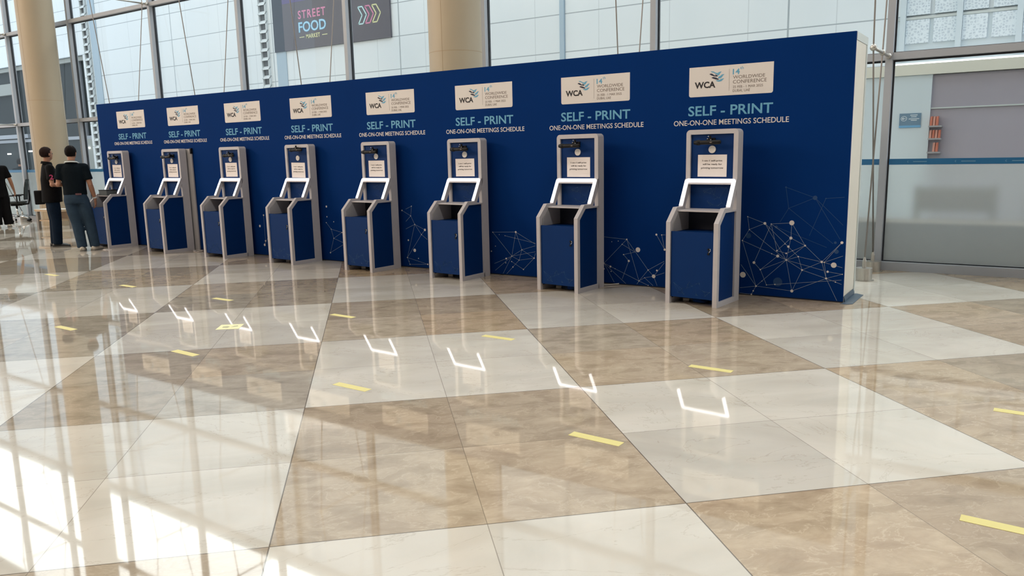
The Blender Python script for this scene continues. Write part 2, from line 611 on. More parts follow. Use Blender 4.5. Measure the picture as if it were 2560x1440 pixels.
NETWORKS = [
([(-0.931,0.8,0.0048),(-0.758,0.738,0.0135),(-0.911,0.671,0.0048),(-0.696,0.734,0.0048),(-0.499,0.751,0.0239),(-0.502,0.602,0.0143),(-0.523,0.517,0.0115),(-0.365,0.534,0.0086),(-0.631,0.471,0.0077),(-0.541,0.449,0.0077),(-0.622,0.418,0.0144),(-0.538,0.383,0.0077),(-0.425,0.423,0.0067),(-0.854,0.339,0.0136),(-0.788,0.271,0.0068),(-0.963,0.207,0.0293),(-0.826,0.1,0.0088),(-0.722,0.12,0.0049),(-0.852,0.049,0.0068),(-0.87,0.012,0.0078),(-0.639,0.131,0.0058),(-0.473,0.078,0.0145),(-0.384,0.293,0.0086),(-0.205,0.384,0.0114),(-0.095,0.359,0.0256),(-0.147,0.292,0.0105),(-0.158,0.226,0.0095),(-0.072,0.197,0.0057),(-0.032,0.578,0.0132),(-0.978,0.557,0.0058),(-0.182,0.381,0.0057),(-0.556,0.542,0.0048),(-0.482,0.478,0.004),(-0.768,0.156,0.004),(-0.681,0.438,0.0048),(-0.014,0.276,0.0047)],[(-0.931,0.8,-0.758,0.738),(-0.931,0.8,-0.911,0.671),(-0.758,0.738,-0.911,0.671),(-0.911,0.671,-0.978,0.557),(-0.978,0.557,-0.681,0.438),(-0.681,0.438,-0.538,0.383),(-0.911,0.671,-0.538,0.383),(-0.978,0.557,-0.826,0.1),(-0.758,0.738,-0.538,0.383),(-0.758,0.738,-0.425,0.423),(-0.696,0.734,-0.499,0.751),(-0.499,0.751,-0.502,0.602),(-0.499,0.751,-0.365,0.534),(-0.696,0.734,-0.502,0.602),(-0.696,0.734,-0.631,0.471),(-0.502,0.602,-0.365,0.534),(-0.502,0.602,-0.631,0.471),(-0.502,0.602,-0.538,0.383),(-0.365,0.534,-0.205,0.384),(-0.365,0.534,-0.538,0.383),(-0.365,0.534,-0.541,0.449),(-0.538,0.383,-0.425,0.423),(-0.425,0.423,-0.205,0.384),(-0.425,0.423,-0.384,0.293),(-0.538,0.383,-0.384,0.293),(-0.384,0.293,-0.158,0.226),(-0.384,0.293,-0.205,0.384),(-0.538,0.383,-0.473,0.078),(-0.384,0.293,-0.473,0.078),(-0.473,0.078,-0.158,0.226),(-0.826,0.1,-0.473,0.078),(-0.826,0.1,-0.538,0.383),(-0.788,0.271,-0.538,0.383),(-0.854,0.339,-0.788,0.271),(-0.788,0.271,-0.722,0.12),(-0.639,0.131,-0.019,0.22),(-0.639,0.131,-0.722,0.12),(-0.826,0.1,-0.852,0.049),(-0.852,0.049,-0.87,0.012),(-0.99,0.07,-0.826,0.1),(-0.989,0.016,-0.87,0.012),(-0.205,0.384,-0.032,0.578),(-0.182,0.381,-0.032,0.578),(-0.205,0.384,-0.095,0.359),(-0.182,0.381,-0.158,0.226),(-0.205,0.384,-0.158,0.226),(-0.095,0.359,-0.017,0.339),(-0.182,0.381,-0.016,0.452),(-0.147,0.292,-0.014,0.276),(-0.158,0.226,-0.014,0.276),(-0.158,0.226,-0.072,0.197),(-0.072,0.197,-0.017,0.178),(-0.158,0.226,-0.051,0.017),(-0.538,0.383,-0.189,0.302),(-0.985,0.311,-0.826,0.1),(-0.696,0.734,-0.854,0.339),(-0.631,0.471,-0.541,0.449),(-0.622,0.418,-0.788,0.271)]),
([(-2.261,0.513,0.0082),(-1.911,0.58,0.0108),(-1.85,0.579,0.006),(-2.126,0.404,0.0272),(-2.299,0.342,0.0062),(-2.235,0.274,0.0123),(-2.541,0.231,0.0049),(-2.46,0.197,0.0111),(-2.54,0.166,0.007),(-2.452,0.143,0.0056),(-2.004,0.187,0.0061),(-1.938,0.122,0.0203),(-1.901,0.189,0.0095),(-2.111,0.058,0.0062),(-2.045,0.099,0.004),(-1.814,0.422,0.0121),(-2.317,0.456,0.0048),(-2.364,0.49,0.0048),(-2.444,0.479,0.0041),(-2.403,0.176,0.004),(-2.001,0.017,0.0041)],[(-2.261,0.513,-2.55,0.53),(-2.261,0.513,-2.541,0.231),(-2.261,0.513,-2.111,0.058),(-2.261,0.513,-2.004,0.187),(-2.004,0.187,-2.111,0.058),(-2.004,0.187,-1.816,0.296),(-2.004,0.187,-1.938,0.122),(-1.938,0.122,-1.816,0.279),(-1.938,0.122,-1.814,0.169),(-1.938,0.122,-2.045,0.099),(-2.111,0.058,-2.045,0.099),(-2.111,0.058,-2.541,0.231),(-2.111,0.058,-2.001,0.017),(-2.045,0.099,-1.944,0.018),(-1.938,0.122,-1.897,0.022),(-2.541,0.231,-2.27,0.017),(-2.541,0.231,-2.413,0.021),(-1.85,0.579,-1.814,0.422),(-1.911,0.58,-1.814,0.422),(-1.85,0.579,-1.809,0.58),(-2.299,0.342,-2.235,0.274),(-2.299,0.342,-2.16,0.377),(-2.111,0.058,-2.136,0.021),(-2.317,0.456,-2.16,0.377),(-2.235,0.274,-2.315,0.066)]),
([(-4.069,0.524,0.0062),(-3.73,0.539,0.0121),(-3.646,0.327,0.006),(-3.794,0.241,0.0061),(-3.877,0.207,0.0111),(-3.886,0.154,0.0061),(-3.798,0.175,0.0061),(-3.689,0.198,0.0049),(-3.474,0.235,0.0084),(-3.781,0.109,0.0073),(-3.629,0.088,0.0067),(-4.097,0.287,0.0087),(-4.034,0.353,0.0049),(-3.972,0.498,0.004),(-3.889,0.488,0.004),(-3.745,0.464,0.004)],[(-4.069,0.524,-3.73,0.539),(-4.069,0.524,-3.794,0.241),(-3.73,0.539,-3.794,0.241),(-3.73,0.539,-3.646,0.327),(-3.73,0.539,-3.452,0.403),(-3.646,0.327,-3.452,0.385),(-3.646,0.327,-3.794,0.241),(-3.646,0.327,-3.474,0.235),(-3.646,0.327,-3.689,0.198),(-3.689,0.198,-3.474,0.235),(-3.794,0.241,-3.689,0.198),(-3.794,0.241,-3.877,0.207),(-3.877,0.207,-4.056,0.135),(-3.794,0.241,-4.044,0.051),(-3.794,0.241,-3.928,0.018),(-3.689,0.198,-3.781,0.109),(-3.781,0.109,-3.876,0.018),(-3.798,0.175,-3.629,0.088),(-3.629,0.088,-3.474,0.235),(-3.474,0.235,-3.454,0.295),(-3.889,0.488,-3.452,0.415),(-3.794,0.241,-3.454,0.313)]),
([(-5.37,0.818,0.0067),(-5.538,0.759,0.0098),(-5.39,0.69,0.0067),(-5.326,0.58,0.0067),(-5.155,0.513,0.0162),(-5.217,0.449,0.0066),(-5.449,0.365,0.0112),(-5.345,0.234,0.0224),(-5.479,0.13,0.0075),(-5.286,0.129,0.0067),(-5.439,0.04,0.0068),(-5.13,0.059,0.0096),(-5.454,0.08,0.004)],[(-5.37,0.818,-5.39,0.69),(-5.37,0.818,-5.473,0.777),(-5.538,0.759,-5.39,0.69),(-5.39,0.69,-5.326,0.58),(-5.39,0.69,-5.478,0.614),(-5.326,0.58,-5.155,0.513),(-5.326,0.58,-5.217,0.449),(-5.155,0.513,-5.217,0.449),(-5.326,0.58,-5.484,0.514),(-5.326,0.58,-5.479,0.13),(-5.217,0.449,-5.479,0.13),(-5.217,0.449,-5.122,0.388),(-5.479,0.13,-5.13,0.059),(-5.479,0.13,-5.439,0.04),(-5.439,0.04,-5.13,0.059)]),
([(-6.971,0.782,0.0148),(-6.973,0.636,0.0089),(-6.842,0.568,0.0074),(-6.994,0.551,0.0067),(-6.902,0.46,0.0066),(-6.689,0.42,0.0073),(-6.86,0.33,0.0066),(-6.946,0.118,0.0104)],[(-6.994,0.551,-6.902,0.46),(-6.902,0.46,-6.689,0.42),(-6.689,0.42,-6.86,0.33),(-6.902,0.46,-6.86,0.33),(-6.86,0.33,-6.681,0.277),(-6.86,0.33,-6.946,0.118),(-6.946,0.118,-6.689,0.241)]),
([(-8.361,0.622,0.0129),(-8.36,0.227,0.013),(-8.386,0.164,0.0195),(-8.466,0.452,0.0196)],[(-8.361,0.622,-8.36,0.227),(-8.36,0.227,-8.386,0.164),(-8.386,0.164,-8.277,0.305)])]
FAINT = ([(-0.568,1.096,0.0076),(-0.293,0.997,0.0208),(-0.534,0.892,0.0057),(-0.195,0.992,0.0057),(-0.613,0.158,0.0445),(-0.919,0.609,0.0271),(-0.646,0.706,0.0134),(-0.077,0.49,0.0208),(-0.091,0.575,0.0123)],[(-0.568,1.096,-0.293,0.997),(-0.568,1.096,-0.534,0.892),(-0.534,0.892,-0.293,0.997),(-0.534,0.892,-0.612,0.757),(-0.534,0.892,-0.11,0.563),(-0.293,0.997,-0.028,0.741),(-0.293,0.997,-0.05,0.609),(-0.195,0.992,-0.029,1.006),(-0.195,0.992,-0.33,0.633),(-0.646,0.706,-0.166,0.525)])


# ------------------------------------------------------------------ setting: floor, ceiling, glazed wall
tag(MB().box(-36, 14, -22, 2.62, -0.12, 0.0).build('floor', M['floor']), kind='structure')
tag(MB().box(-36, 14, -22, 2.62, 11.5, 11.8).build('ceiling', M['ceiling']), kind='structure')
M['hallwall'] = mat('hall_wall', (0.42, 0.38, 0.33), 0.8)
tag(MB().box(-36, 14, -22.2, -22, 0, 11.5).build('wall_back_blocker', M['hallwall']), kind='structure')  # unseen wall, added to cut the sky fill from behind the camera
tag(MB().box(14, 14.2, -22, 2.62, 0, 11.5).build('wall_right_blocker', M['hallwall']), kind='structure')  # unseen wall, added to keep sky light off the kiosks' right sides
tag(MB().box(-70, 30, 2.62, 26, -0.3, -0.04).build('floor_outside', mat('pavement', (0.34, 0.32, 0.29), 0.8, noise=0.15, nscale=1.5)), kind='structure')

MULL = [8.75, 5.82, 2.9, -0.06, -2.98, -5.78, -8.72, -11.6, -14.48, -17.78, -20.85, -23.75, -26.65, -29.55, -32.45]
LEVELS = [0.06, 2.48, 4.75, 7.0, 9.25, 11.46]
YF = 2.30     # room side of the mullions
for i in range(len(MULL) - 1):
    xr, xl = MULL[i], MULL[i + 1]
    w = empty('window_%d' % (i + 1), (0, 0, 0))
    tag(w, kind='structure')
    MB().box(xr - 0.038, xr + 0.038, YF, YF + 0.15, 0, 11.5).build('mullion', M['alu'], w)
    gk = MB()
    for a, bz in zip(LEVELS, LEVELS[1:]):
        z0, z1 = a + 0.04, bz - 0.04
        gk.box(xl + 0.038, xl + 0.054, YF + 0.085, YF + 0.125, z0, z1)
        gk.box(xr - 0.050, xr - 0.038, YF + 0.085, YF + 0.125, z0, z1)
        gk.box(xl + 0.054, xr - 0.050, YF + 0.085, YF + 0.125, z1 - 0.018, z1)
        gk.box(xl + 0.054, xr - 0.050, YF + 0.085, YF + 0.125, z0, z0 + 0.012)
    gk.build('gasket', M['gasket'], w)
    for k, z in enumerate(LEVELS):
        MB().box(xl + 0.038, xr - 0.038, YF + 0.01, YF + 0.14, z - (0.06 if k == 0 else 0.04), z + 0.04).build('sill' if k == 0 else 'transom', M['alu'], w)
    for a, bz in zip(LEVELS, LEVELS[1:]):
        MB().box(xl + 0.04, xr - 0.04, YF + 0.10, YF + 0.112, a + 0.035, bz - 0.035).build('pane', M['glass'], w)
    MB().box(xl + 0.054, xr - 0.05, YF + 0.088, YF + 0.094, 0.112, 1.245).build('frosted_film', M['frost'], w)
    bd = MB().box(xl + 0.054, xr - 0.05, YF + 0.086, YF + 0.094, 1.247, 1.315).build('blue_band', M['band'], w)
    if xl > -3:
        mk = MB()
        x = xl + 0.26
        while x < xr - 0.4:
            mk.box(x + 0.05, x + 0.19, YF + 0.084, YF + 0.086, 1.276, 1.286)
            mk.bar_xz((x, 1.27), (x - 0.012, 1.281), 0.005, YF + 0.084, YF + 0.086)
            mk.bar_xz((x - 0.012, 1.281), (x, 1.292), 0.005, YF + 0.084, YF + 0.086)
            x += 0.485
        mk.build('band_marking', M['bandmark'], bd)

# ------------------------------------------------------------------ columns
def column(x, y, r, label):
    c = empty('round_column', (x, y, 0))
    tag(c, label, 'column')
    for z0, z1 in ((0, 2.925), (2.925, 5.9), (5.9, 8.9), (8.9, 11.5)):
        MB().rings([(0, 0, z0, r, r), (0, 0, z1, r, r)], 64, caps=False).build('cladding', M['column'], c, smooth=True)
    j = MB()
    for z in (2.925, 5.9, 8.9):
        j.cyl((0, 0), r + 0.0012, z - 0.004, z + 0.004, 64)
    for a in (-82, 38, 158):
        ca, sa = math.cos(R(a)), math.sin(R(a))
        px, py = ca * r, sa * r
        j.hexa([(px - sa * s1 + ca * o, py + ca * s1 + sa * o, z) for z in (0, 11.5) for s1, o in ((-0.003, -0.01), (0.003, -0.01), (0.003, 0.0012), (-0.003, 0.0012))])
    j.build('joint_line', M['column_joint'], c)
    return c


column(-5.72, 1.52, 0.385, 'round beige column rising above the middle of the blue wall')
column(-18.2, 1.80, 0.385, 'round beige column at the far left behind the two standing people')

# ------------------------------------------------------------------ cable trusses in front of the mullions
NODES = [(2.48, 1.26, 1.84), (4.75, 1.05, 2.18), (7.0, 1.26, 1.84), (9.25, 1.05, 2.18)]


def cable_truss(x, label, first):
    t = empty('cable_truss', (x, 0, 0))
    tag(t, label, 'cable bracing')
    fr, re = ((-0.0, 1.45), (-0.03, 2.18))
    for nm, (ax, ay), h, r in (('floor_anchor', fr, 0.14, 0.085), ('floor_anchor', re, 0.12, 0.093)):
        a = MB().cyl((ax, ay), r, 0, h, 32).cyl((ax, ay), r + 0.02, 0, 0.006, 32).build(nm, M['steel'], t)
        MB().rings([(ax, ay, h, 0.022, 0.022), (ax, ay, h + 0.075, 0.022, 0.022), (ax, ay, h + 0.12, 0.009, 0.009)], 16).build('turnbuckle', M['steel'], a)
    outer = [(fr[0] + re[0], re[1], 0.24)]
    o_pts = [(re[0], re[1], 0.22)] + [(0, n[1], n[0]) for n in NODES] + [(0, 1.26, 11.45)]
    i_pts = [(fr[0], fr[1], 0.24)] + [(0, n[2], n[0]) for n in NODES] + [(0, 1.84, 11.45)]
    MB().tube(o_pts, 0.0085, 8).build('cable', M['cable'], t, smooth=True)
    MB().tube(i_pts, 0.0085, 8).build('cable', M['cable'], t, smooth=True)
    for z, a, b in NODES:
        MB().tube([(0, YF, z), (0, a, z)], 0.017, 12).ellipsoid((0, a, z), 0.036).ellipsoid((0, b, z), 0.033).ellipsoid((0, YF - 0.03, z), (0.034, 0.04, 0.034)).build('strut', M['steel'], t, smooth=True)
    return t


cable_truss(-0.06, 'steel cables on two floor anchors beside right end of blue wall', True)
cable_truss(-2.98, 'pair of steel cables seen above the second kiosk from the right', False)
cable_truss(-8.72, 'pair of steel cables in front of the dark street food banner', False)
cable_truss(-11.6, 'pair of steel cables just left of the right-hand louvre strip', False)
cable_truss(-14.48, 'pair of slanting steel cables above second kiosk from the left', False)
cable_truss(-20.85, 'steel cables at the far left edge, left of the beige column', False)

# ------------------------------------------------------------------ exhibition wall
W = empty('exhibition_wall', (0, 0, 0))
tag(W, 'long dark blue self-print exhibition wall behind the row of kiosks', 'display wall')
LW, HW, DW = 12.74, 2.5, 0.58
MB().box(-LW, 0, 0, 0.03, 0.012, HW).build('front_panel', M['blue'], W)
MB().box(-LW, -0.012, 0.03, DW, 0.0, HW - 0.001).build('core', M['cream'], W)
MB().box(-0.012, 0.0, 0.03, DW - 0.07, 0.03, HW - 0.075).build('end_panel', M['cream'], W)
MB().box(-0.012, 0.003, 0.0301, DW, HW - 0.072, HW).build('top_rail', M['rail'], W)
MB().box(-0.012, 0.004, DW - 0.06, DW, 0.0, HW - 0.075).build('end_trim', M['rail'], W)
MB().box(-0.012, 0.004, 0.0301, DW - 0.06, 0.0, 0.04).build('bottom_rail', M['rail'], W)
MB().box(-LW, 0.0, 0.004, 0.03, 0.0, 0.0119).build('black_foot', M['navy'], W)

# printed logo board, 0.845 x 0.29 with rounded lower corners
PW, PH = 0.845, 0.292
pp = [(0, PH), (0, 0.02)] + [(0.02 - 0.02 * math.cos(a), 0.02 - 0.02 * math.sin(a)) for a in (0.5, 1.1)] + [(0.02, 0)]
pp += [(PW - 0.02, 0)] + [(PW - 0.02 + 0.02 * math.sin(a), 0.02 - 0.02 * math.cos(a)) for a in (0.5, 1.1)] + [(PW, 0.02), (PW, PH)]
panel_me = MB().prism(pp, -0.0015, 0.0, 'y').mesh('logo_board')
panel_me.materials.append(M['white'])


def uv(u, v): return (u * PW, v * PH)


EMB = [('teal', [(630, 320), (690, 322), (735, 345), (772, 352), (802, 331), (855, 318), (828, 350), (808, 388), (778, 402), (745, 375), (700, 349), (655, 340)]),
       ('navyprint', [(605, 378), (640, 362), (676, 372), (700, 392), (728, 402), (738, 396), (712, 372), (745, 386), (782, 408), (762, 422), (700, 416), (655, 402), (630, 390)]),
       ('teal', [(785, 458), (790, 426), (830, 405), (862, 377), (912, 370), (882, 400), (862, 432), (832, 455)]),
       ('navyprint', [(648, 445), (690, 430), (745, 440), (805, 472), (790, 484), (740, 478), (690, 464)]),
       ('teal', [(735, 492), (800, 490), (850, 465), (910, 450), (882, 480), (852, 510), (802, 522), (762, 513)])]


def emb_pt(x, y):
    u = (x - 195) / 1660.0
    bot = 838 - (x - 190) * 0.0624
    top = 262 - (x - 200) * 0.09
    return uv(u, (bot - y) / (bot - top))


emb_items = []
for mn, pts in EMB:
    me = MB().prism([emb_pt(*p) for p in pts], -0.0008, 0.0, 'y').mesh('leaf')
    emb_items.append((me, (0, 0, 0), M[mn]))
emblem_me = join_meshes('emblem', emb_items)


def tx(s, u0, u1, v0, v1, bold):
    return text_mesh(s, (u1 - u0) * PW, (v1 - v0) * PH, bold), (u0 * PW, 0, v0 * PH)


li = []
for s, u0, u1, v0, v1, bold, mn in (('WCA', .07, .325, .28, .50, .035, 'ink'), ('14', .53, .612, .675, .86, .02, 'teal'), ('th', .617, .657, .83, .925, .0, 'teal'),
                                    ('WORLDWIDE', .535, .905, .53, .64, .0, 'greyink'), ('CONFERENCE', .535, .925, .375, .49, .0, 'greyink'),
                                    ('25 FEB - 1 MAR 2025', .535, .885, .225, .305, .0, 'greyink'), ('DUBAI, UAE', .535, .735, .085, .185, .0, 'greyink')):
    me, off = tx(s, u0, u1, v0, v1, bold)
    li.append((me, off, M[mn]))
li.append((MB().box(.488 * PW, .490 * PW, -0.0008, 0, .15 * PH, .87 * PH).mesh('rule'), (0, 0, 0), M['greyink']))
board_text_me = join_meshes('board_lettering', li)
head_me = text_mesh('SELF - PRINT', 0.855, 0.100, 0.016)
head_me.materials.append(M['teal'])
sub_me = text_mesh('ONE-ON-ONE MEETINGS SCHEDULE', 1.165, 0.053, 0.008)
sub_me.materials.append(M['white'])

LOGO_X = [-1.147 - 1.5065 * k for k in range(8)]
for cx in LOGO_X:
    zb = 1.995 + 0.006 * abs(cx) * 0.8
    p = link_mesh('logo_board', panel_me, None, W, (cx - PW / 2, 0, zb))
    tag(p, 'printed white logo board')
    link_mesh('board_lettering', board_text_me, None, p, (0, -0.0017, 0))
    link_mesh('emblem', emblem_me, None, p, (0, -0.0017, 0))
    h = link_mesh('heading_lettering', head_me, None, W, (cx - 0.4275, -0.0002, zb - 0.190))
    tag(h, 'teal heading lettering')
    s_ = link_mesh('subheading_lettering', sub_me, None, W, (cx - 0.5825, -0.0002, zb - 0.283))
    tag(s_, 'white subheading lettering')


def net_mesh(nodes, edges, lw, fat=1.0):
    a, b = MB(), MB()
    for x0, z0, x1, z1 in edges: a.bar_xz((x0, z0), (x1, z1), lw, -0.0008, 0.0)
    for x, z, r in nodes: b.disc_xz(x, z, r * fat, -0.0013, 0.0, 18)
    return a, b


fa, fb = net_mesh(FAINT[0], FAINT[1], 0.004)
fme = join_meshes('network_pattern', [(fa.mesh('l'), (0, 0, 0), M['netfaint']), (fb.mesh('d'), (0, 0.0004, 0), M['netfaint'])])
tag(link_mesh('network_pattern', fme, None, W, (0, -0.0001, 0)), 'faint blue network of lines and dots')
for nodes, edges in NETWORKS:
    a, b = net_mesh(nodes, edges, 0.0030)
    me = join_meshes('network_pattern', [(a.mesh('l'), (0, 0, 0), M['netline']), (b.mesh('d'), (0, 0, 0), M['netdot'])])
    tag(link_mesh('network_pattern', me, None, W, (0, -0.0012, 0)), 'pale network of lines and dots')

# ------------------------------------------------------------------ kiosks
KW, KD = 0.535, 0.515
HX = KW / 2


def kiosk_meshes():
    d = {}
    strips = [[(0, 0), (.045, 0), (.045, .775), (0, .794)], [(0, .794), (.045, .775), (.155, .885), (.136, .928)],
              [(.136, .928), (.155, .885), (.29, .885), (.255, .927)], [(.255, .927), (.29, .885), (.425, 1.15), (.425, 1.19), (.388, 1.19)],
              [(.045, 0), (.42, 0), (.42, .05), (.045, .05)], [(.29, .885), (.42, .885), (.42, .9), (.298, .9)]]
    m = MB()
    for s in strips: m.prism(s, HX - .045, HX)
    d['side_r'] = m.mesh('side_frame', bevel=0.0)
    m = MB()
    for s in strips: m.prism(s, -HX, -HX + .045)
    d['side_l'] = m.mesh('side_frame')
    # upright back frame with rounded upper corners
    m = MB()
    m.box(-HX, -HX + .045, .40, KD, 0, 1.625).box(HX - .045, HX, .40, KD, 0, 1.625)
    m.box(-HX + .04, HX - .04, .40, KD, 1.62, 1.665)
    for s in (-1, 1):
        cx, cz, r = s * (HX - .04), 1.625, .04
        arc = [(cx + s * r * math.cos(a), cz + r * math.sin(a)) for a in [k * math.pi / 12 for k in range(7)]]
        m.prism(arc + [(cx, cz - .001)], .40, KD, 'y')
    d['back'] = m.mesh('back_frame')
    m = MB()
    m.box(-HX + .045, HX - .045, .42, .49, .90, 1.62)
    d['screen'] = m.mesh('screen_panel')
    m = MB()   # carcass behind the door, with the open niche above it
    m.box(-HX + .045, HX - .045, .035, .40, .075, .695)
    d['cab'] = m.mesh('cabinet_body')
    m = MB().box(-HX + .048, HX - .048, .016, .034, .068, .706)
    d['door'] = m.mesh('door', bevel=0.0015)
    m = MB()
    prof = [(.04, .05), (.42, .05), (.42, .885), (.15, .885), (.04, .78)]
    m.prism(prof, HX - .040, HX - .018)
    d['panel_r'] = m.mesh('side_panel')
    m = MB().prism(prof, -HX + .018, -HX + .040)
    d['panel_l'] = m.mesh('side_panel')
    m = MB()
    pr2 = [(.05, .697), (.39, .697), (.39, .884), (.155, .884), (.05, .775)]
    m.prism(pr2, -HX + .040, -HX + .052)
    d['liner'] = m.mesh('niche_lining')
    d['liner2'] = MB().prism(pr2, HX - .052, HX - .040).mesh('niche_lining')
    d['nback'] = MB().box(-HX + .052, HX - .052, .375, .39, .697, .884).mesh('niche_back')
    d['shelf'] = MB().box(-HX + .03, HX - .03, .145, .42, .886, .900).mesh('shelf', bevel=0.002)
    d['bar'] = MB().prism([(.362, 1.14), (.388, 1.19), (.425, 1.19), (.425, 1.155), (.395, 1.135)], -HX + .045, HX - .045).mesh('light_bar')
    # diffuser: inverted U lying on the sloping faces
    t = Vector((0, .455, .890)); nrm = Vector((0, -.890, .455))
    base = Vector((0, .2565, .930))
    L = .292

    def P(x, s, o=0.0):
        q = base + t * s + nrm * o
        return (x, q.y, q.z)
    m = MB()
    w = .037
    xo = HX - .004
    for s in (-1, 1):
        a, b_ = s * xo, s * (xo - w)
        m.hexa([P(a, .006, -.002), P(b_, .006, -.002), P(b_, L - .03, -.002), P(a, L - .03, -.002), P(a, .006, .006), P(b_, .006, .006), P(b_, L - .03, .006), P(a, L - .03, .006)])
        cs, r = L - .03, .03
        arc = [(s * (xo - r) + s * r * math.cos(q), cs + r * math.sin(q)) for q in [k * math.pi / 10 for k in range(6)]] + [(s * (xo - w), cs + r), (s * (xo - w), cs)]
        A = [m.bm.verts.new(P(x, y, -.002)) for x, y in arc]
        B = [m.bm.verts.new(P(x, y, .006)) for x, y in arc]
        m.bm.faces.new(A); m.bm.faces.new(B[::-1])
        for i in range(len(arc)):
            m.bm.faces.new([A[i], B[i], B[(i + 1) % len(arc)], A[(i + 1) % len(arc)]])
    x = xo - w
    m.hexa([P(-x, L - w, -.002), P(x, L - w, -.002), P(x, L, -.002), P(-x, L, -.002), P(-x, L - w, .006), P(x, L - w, .006), P(x, L, .006), P(-x, L, .006)])
    d['led'] = m.mesh('light_strip')
    d['disc'] = MB().disc_xz(0, 1.474, .036, .409, .42, 32).disc_xz(0, 1.474, .012, .4075, .41, 20).mesh('round_sensor')
    # lock with hanging key
    m = MB().disc_xz(.172, .55, .010, .004, .018, 16).prism([(.170, .512), (.176, .512), (.176, .55), (.170, .55)], .006, .009, 'y').disc_xz(.171, .507, .011, .0055, .0085, 14)
    d['lock'] = m.mesh('lock')
    d['hook'] = MB().tube([(.180, .010, .556), (.190, .006, .552), (.192, .006, .538), (.182, .006, .528), (.178, .006, .516)], .0025, 8).mesh('key_ring', True)
    # scanner on a swivel clamp
    m = MB().tube([(0, .42, 0), (0, .37, 0)], .016, 14).ellipsoid((0, .37, .0), .022).box(-.03, .03, .405, .42, -.03, .03)
    m.box(-.024, .024, .34, .385, -.018, .026).tube([(.0, .362, .02), (.0, .362, .05)], .011, 10)
    d['mount'] = m.mesh('swivel_mount')
    m = MB().rings([(0, 0, -.145, .0, .0), (0, 0, -.142, .015, .013), (0, 0, -.13, .021, .018), (0, 0, .115, .021, .018), (0, 0, .13, .017, .014), (0, 0, .133, .0, .0)], 16, caps=False)
    m.ellipsoid((.0, .0, .085), (.027, .022, .035))
    me = m.mesh('camera_body', True)
    me.transform(Matrix.Rotation(-math.pi / 2, 4, 'Y'))
    d['cam'] = me
    d['lens'] = MB().disc_xz(-.085, 0, .009, -.022, -.014, 14).mesh('lens')
    d['mark'] = MB().prism([(.0, -.007), (.016, 0), (.0, .007), (-.016, 0)], -.0195, -.0170, 'y').mesh('badge')
    d['screw'] = MB().ellipsoid((0, 0, 0), .005, 10, 6).mesh('screw', True)
    # faint printed network on door and screen panel
    rnd = random.Random(3)

    def faint(x0, x1, z0, z1, y, n):
        pts = [(rnd.uniform(x0, x1), z0 + (z1 - z0) * rnd.random() ** 1.6) for _ in range(n)]
        m = MB()
        for i, p in enumerate(pts):
            m.disc_xz(p[0], p[1], rnd.uniform(.0015, .004), y - .0009, y, 10)
            near = sorted(pts, key=lambda q: (q[0] - p[0]) ** 2 + (q[1] - p[1]) ** 2)[1:4]
            for q in near: m.bar_xz(p, q, .0011, y - .0006, y)
        return m.mesh('network_pattern')
    d['net_door'] = faint(-.19, .19, .10, .24, .016, 22)
    d['net_screen'] = faint(-.10, .19, .93, 1.11, .42, 24)
    return d


KM = kiosk_meshes()
KMAT = dict(side_r='kgrey', side_l='kgrey', back='kgrey', screen='kblue', cab='kblue', door='kblue', panel_r='kblue', panel_l='kblue', liner='liner', liner2='liner', nback='navy',
            shelf='kgrey', bar='kgrey', led='led', disc='white', lock='black', hook='chrome', mount='black', cam='black', lens='black', mark='greyink', screw='chrome')
M['netkiosk'] = mat('faint_kiosk_print', (0.018, 0.075, 0.17), 0.5)
for k, v in KMAT.items(): KM[k].materials.append(M[v])
KM['net_door'].materials.append(M['netkiosk'])
KM['net_screen'].materials.append(M['netkiosk'])
notice_txt = []
for s, z, w in (('1-on-1 self-print', .142, .205), ('will be ready for', .108, .200), ('printing tomorrow', .072, .230)):
    me = text_mesh(s, w, .021, .012, 0.0006)
    notice_txt.append((me, (.036 + (.23 - w) / 2, -.0004, z), M['ink']))
notice_txt_me = join_meshes('lettering', notice_txt)
notice_me = MB().box(0, .30, -.0012, 0, 0, .212).mesh('printed_notice')
notice_me.materials.append(M['paper'])

# kiosk data: front right corner, turn, camera (dx, z, slide, tilt), label, notice (dx, dz, turn)
KIOSKS = [
    (-0.958, -0.800, -5.3, (0.0, 1.553, -.02, 0), 'grey-framed blue self-print kiosk nearest the right end of the wall', (0, 0, 0.3)),
    (-2.480, -0.725, -5.0, (0.0, 1.556, -.06, 0), 'grey-framed blue self-print kiosk, second from the right, white floor cable behind it', (.004, -.004, 0.2)),
    (-4.090, -0.615, -4.0, (0.0, 1.550, -.02, 0), 'grey-framed blue self-print kiosk, third from the right', (-.004, 0, -.3)),
    (-5.560, -0.595, -3.5, (0.0, 1.545, -.05, 0), 'grey-framed blue self-print kiosk below the beige column, fourth from the right', (-.006, -.003, 0.2)),
    (-7.090, -0.575, -3.0, (0.04, 1.600, .02, 0), 'blue self-print kiosk whose camera is tight under its frame top', (-.012, -.012, 0.8)),
    (-8.610, -0.575, -3.0, (0.05, 1.545, .02, 0), 'grey-framed blue self-print kiosk, third from the left', (0, 0, -.2)),
    (-10.13, -0.575, -3.0, (0.05, 1.548, -.09, 0), 'blue self-print kiosk, second from left, grey board standing behind it', (0, -.003, 0.4)),
    (-11.78, -0.575, -3.0, (0.04, 1.550, -.02, 0), 'blue self-print kiosk at far left with dark box on its shelf', (-.01, 0, 0.6)),
]
POS = ['nearest the right end of the wall', 'second from the right', 'third from the right', 'fourth from the right', 'fifth from the right', 'third from the left', 'second from the left', 'at the far left']
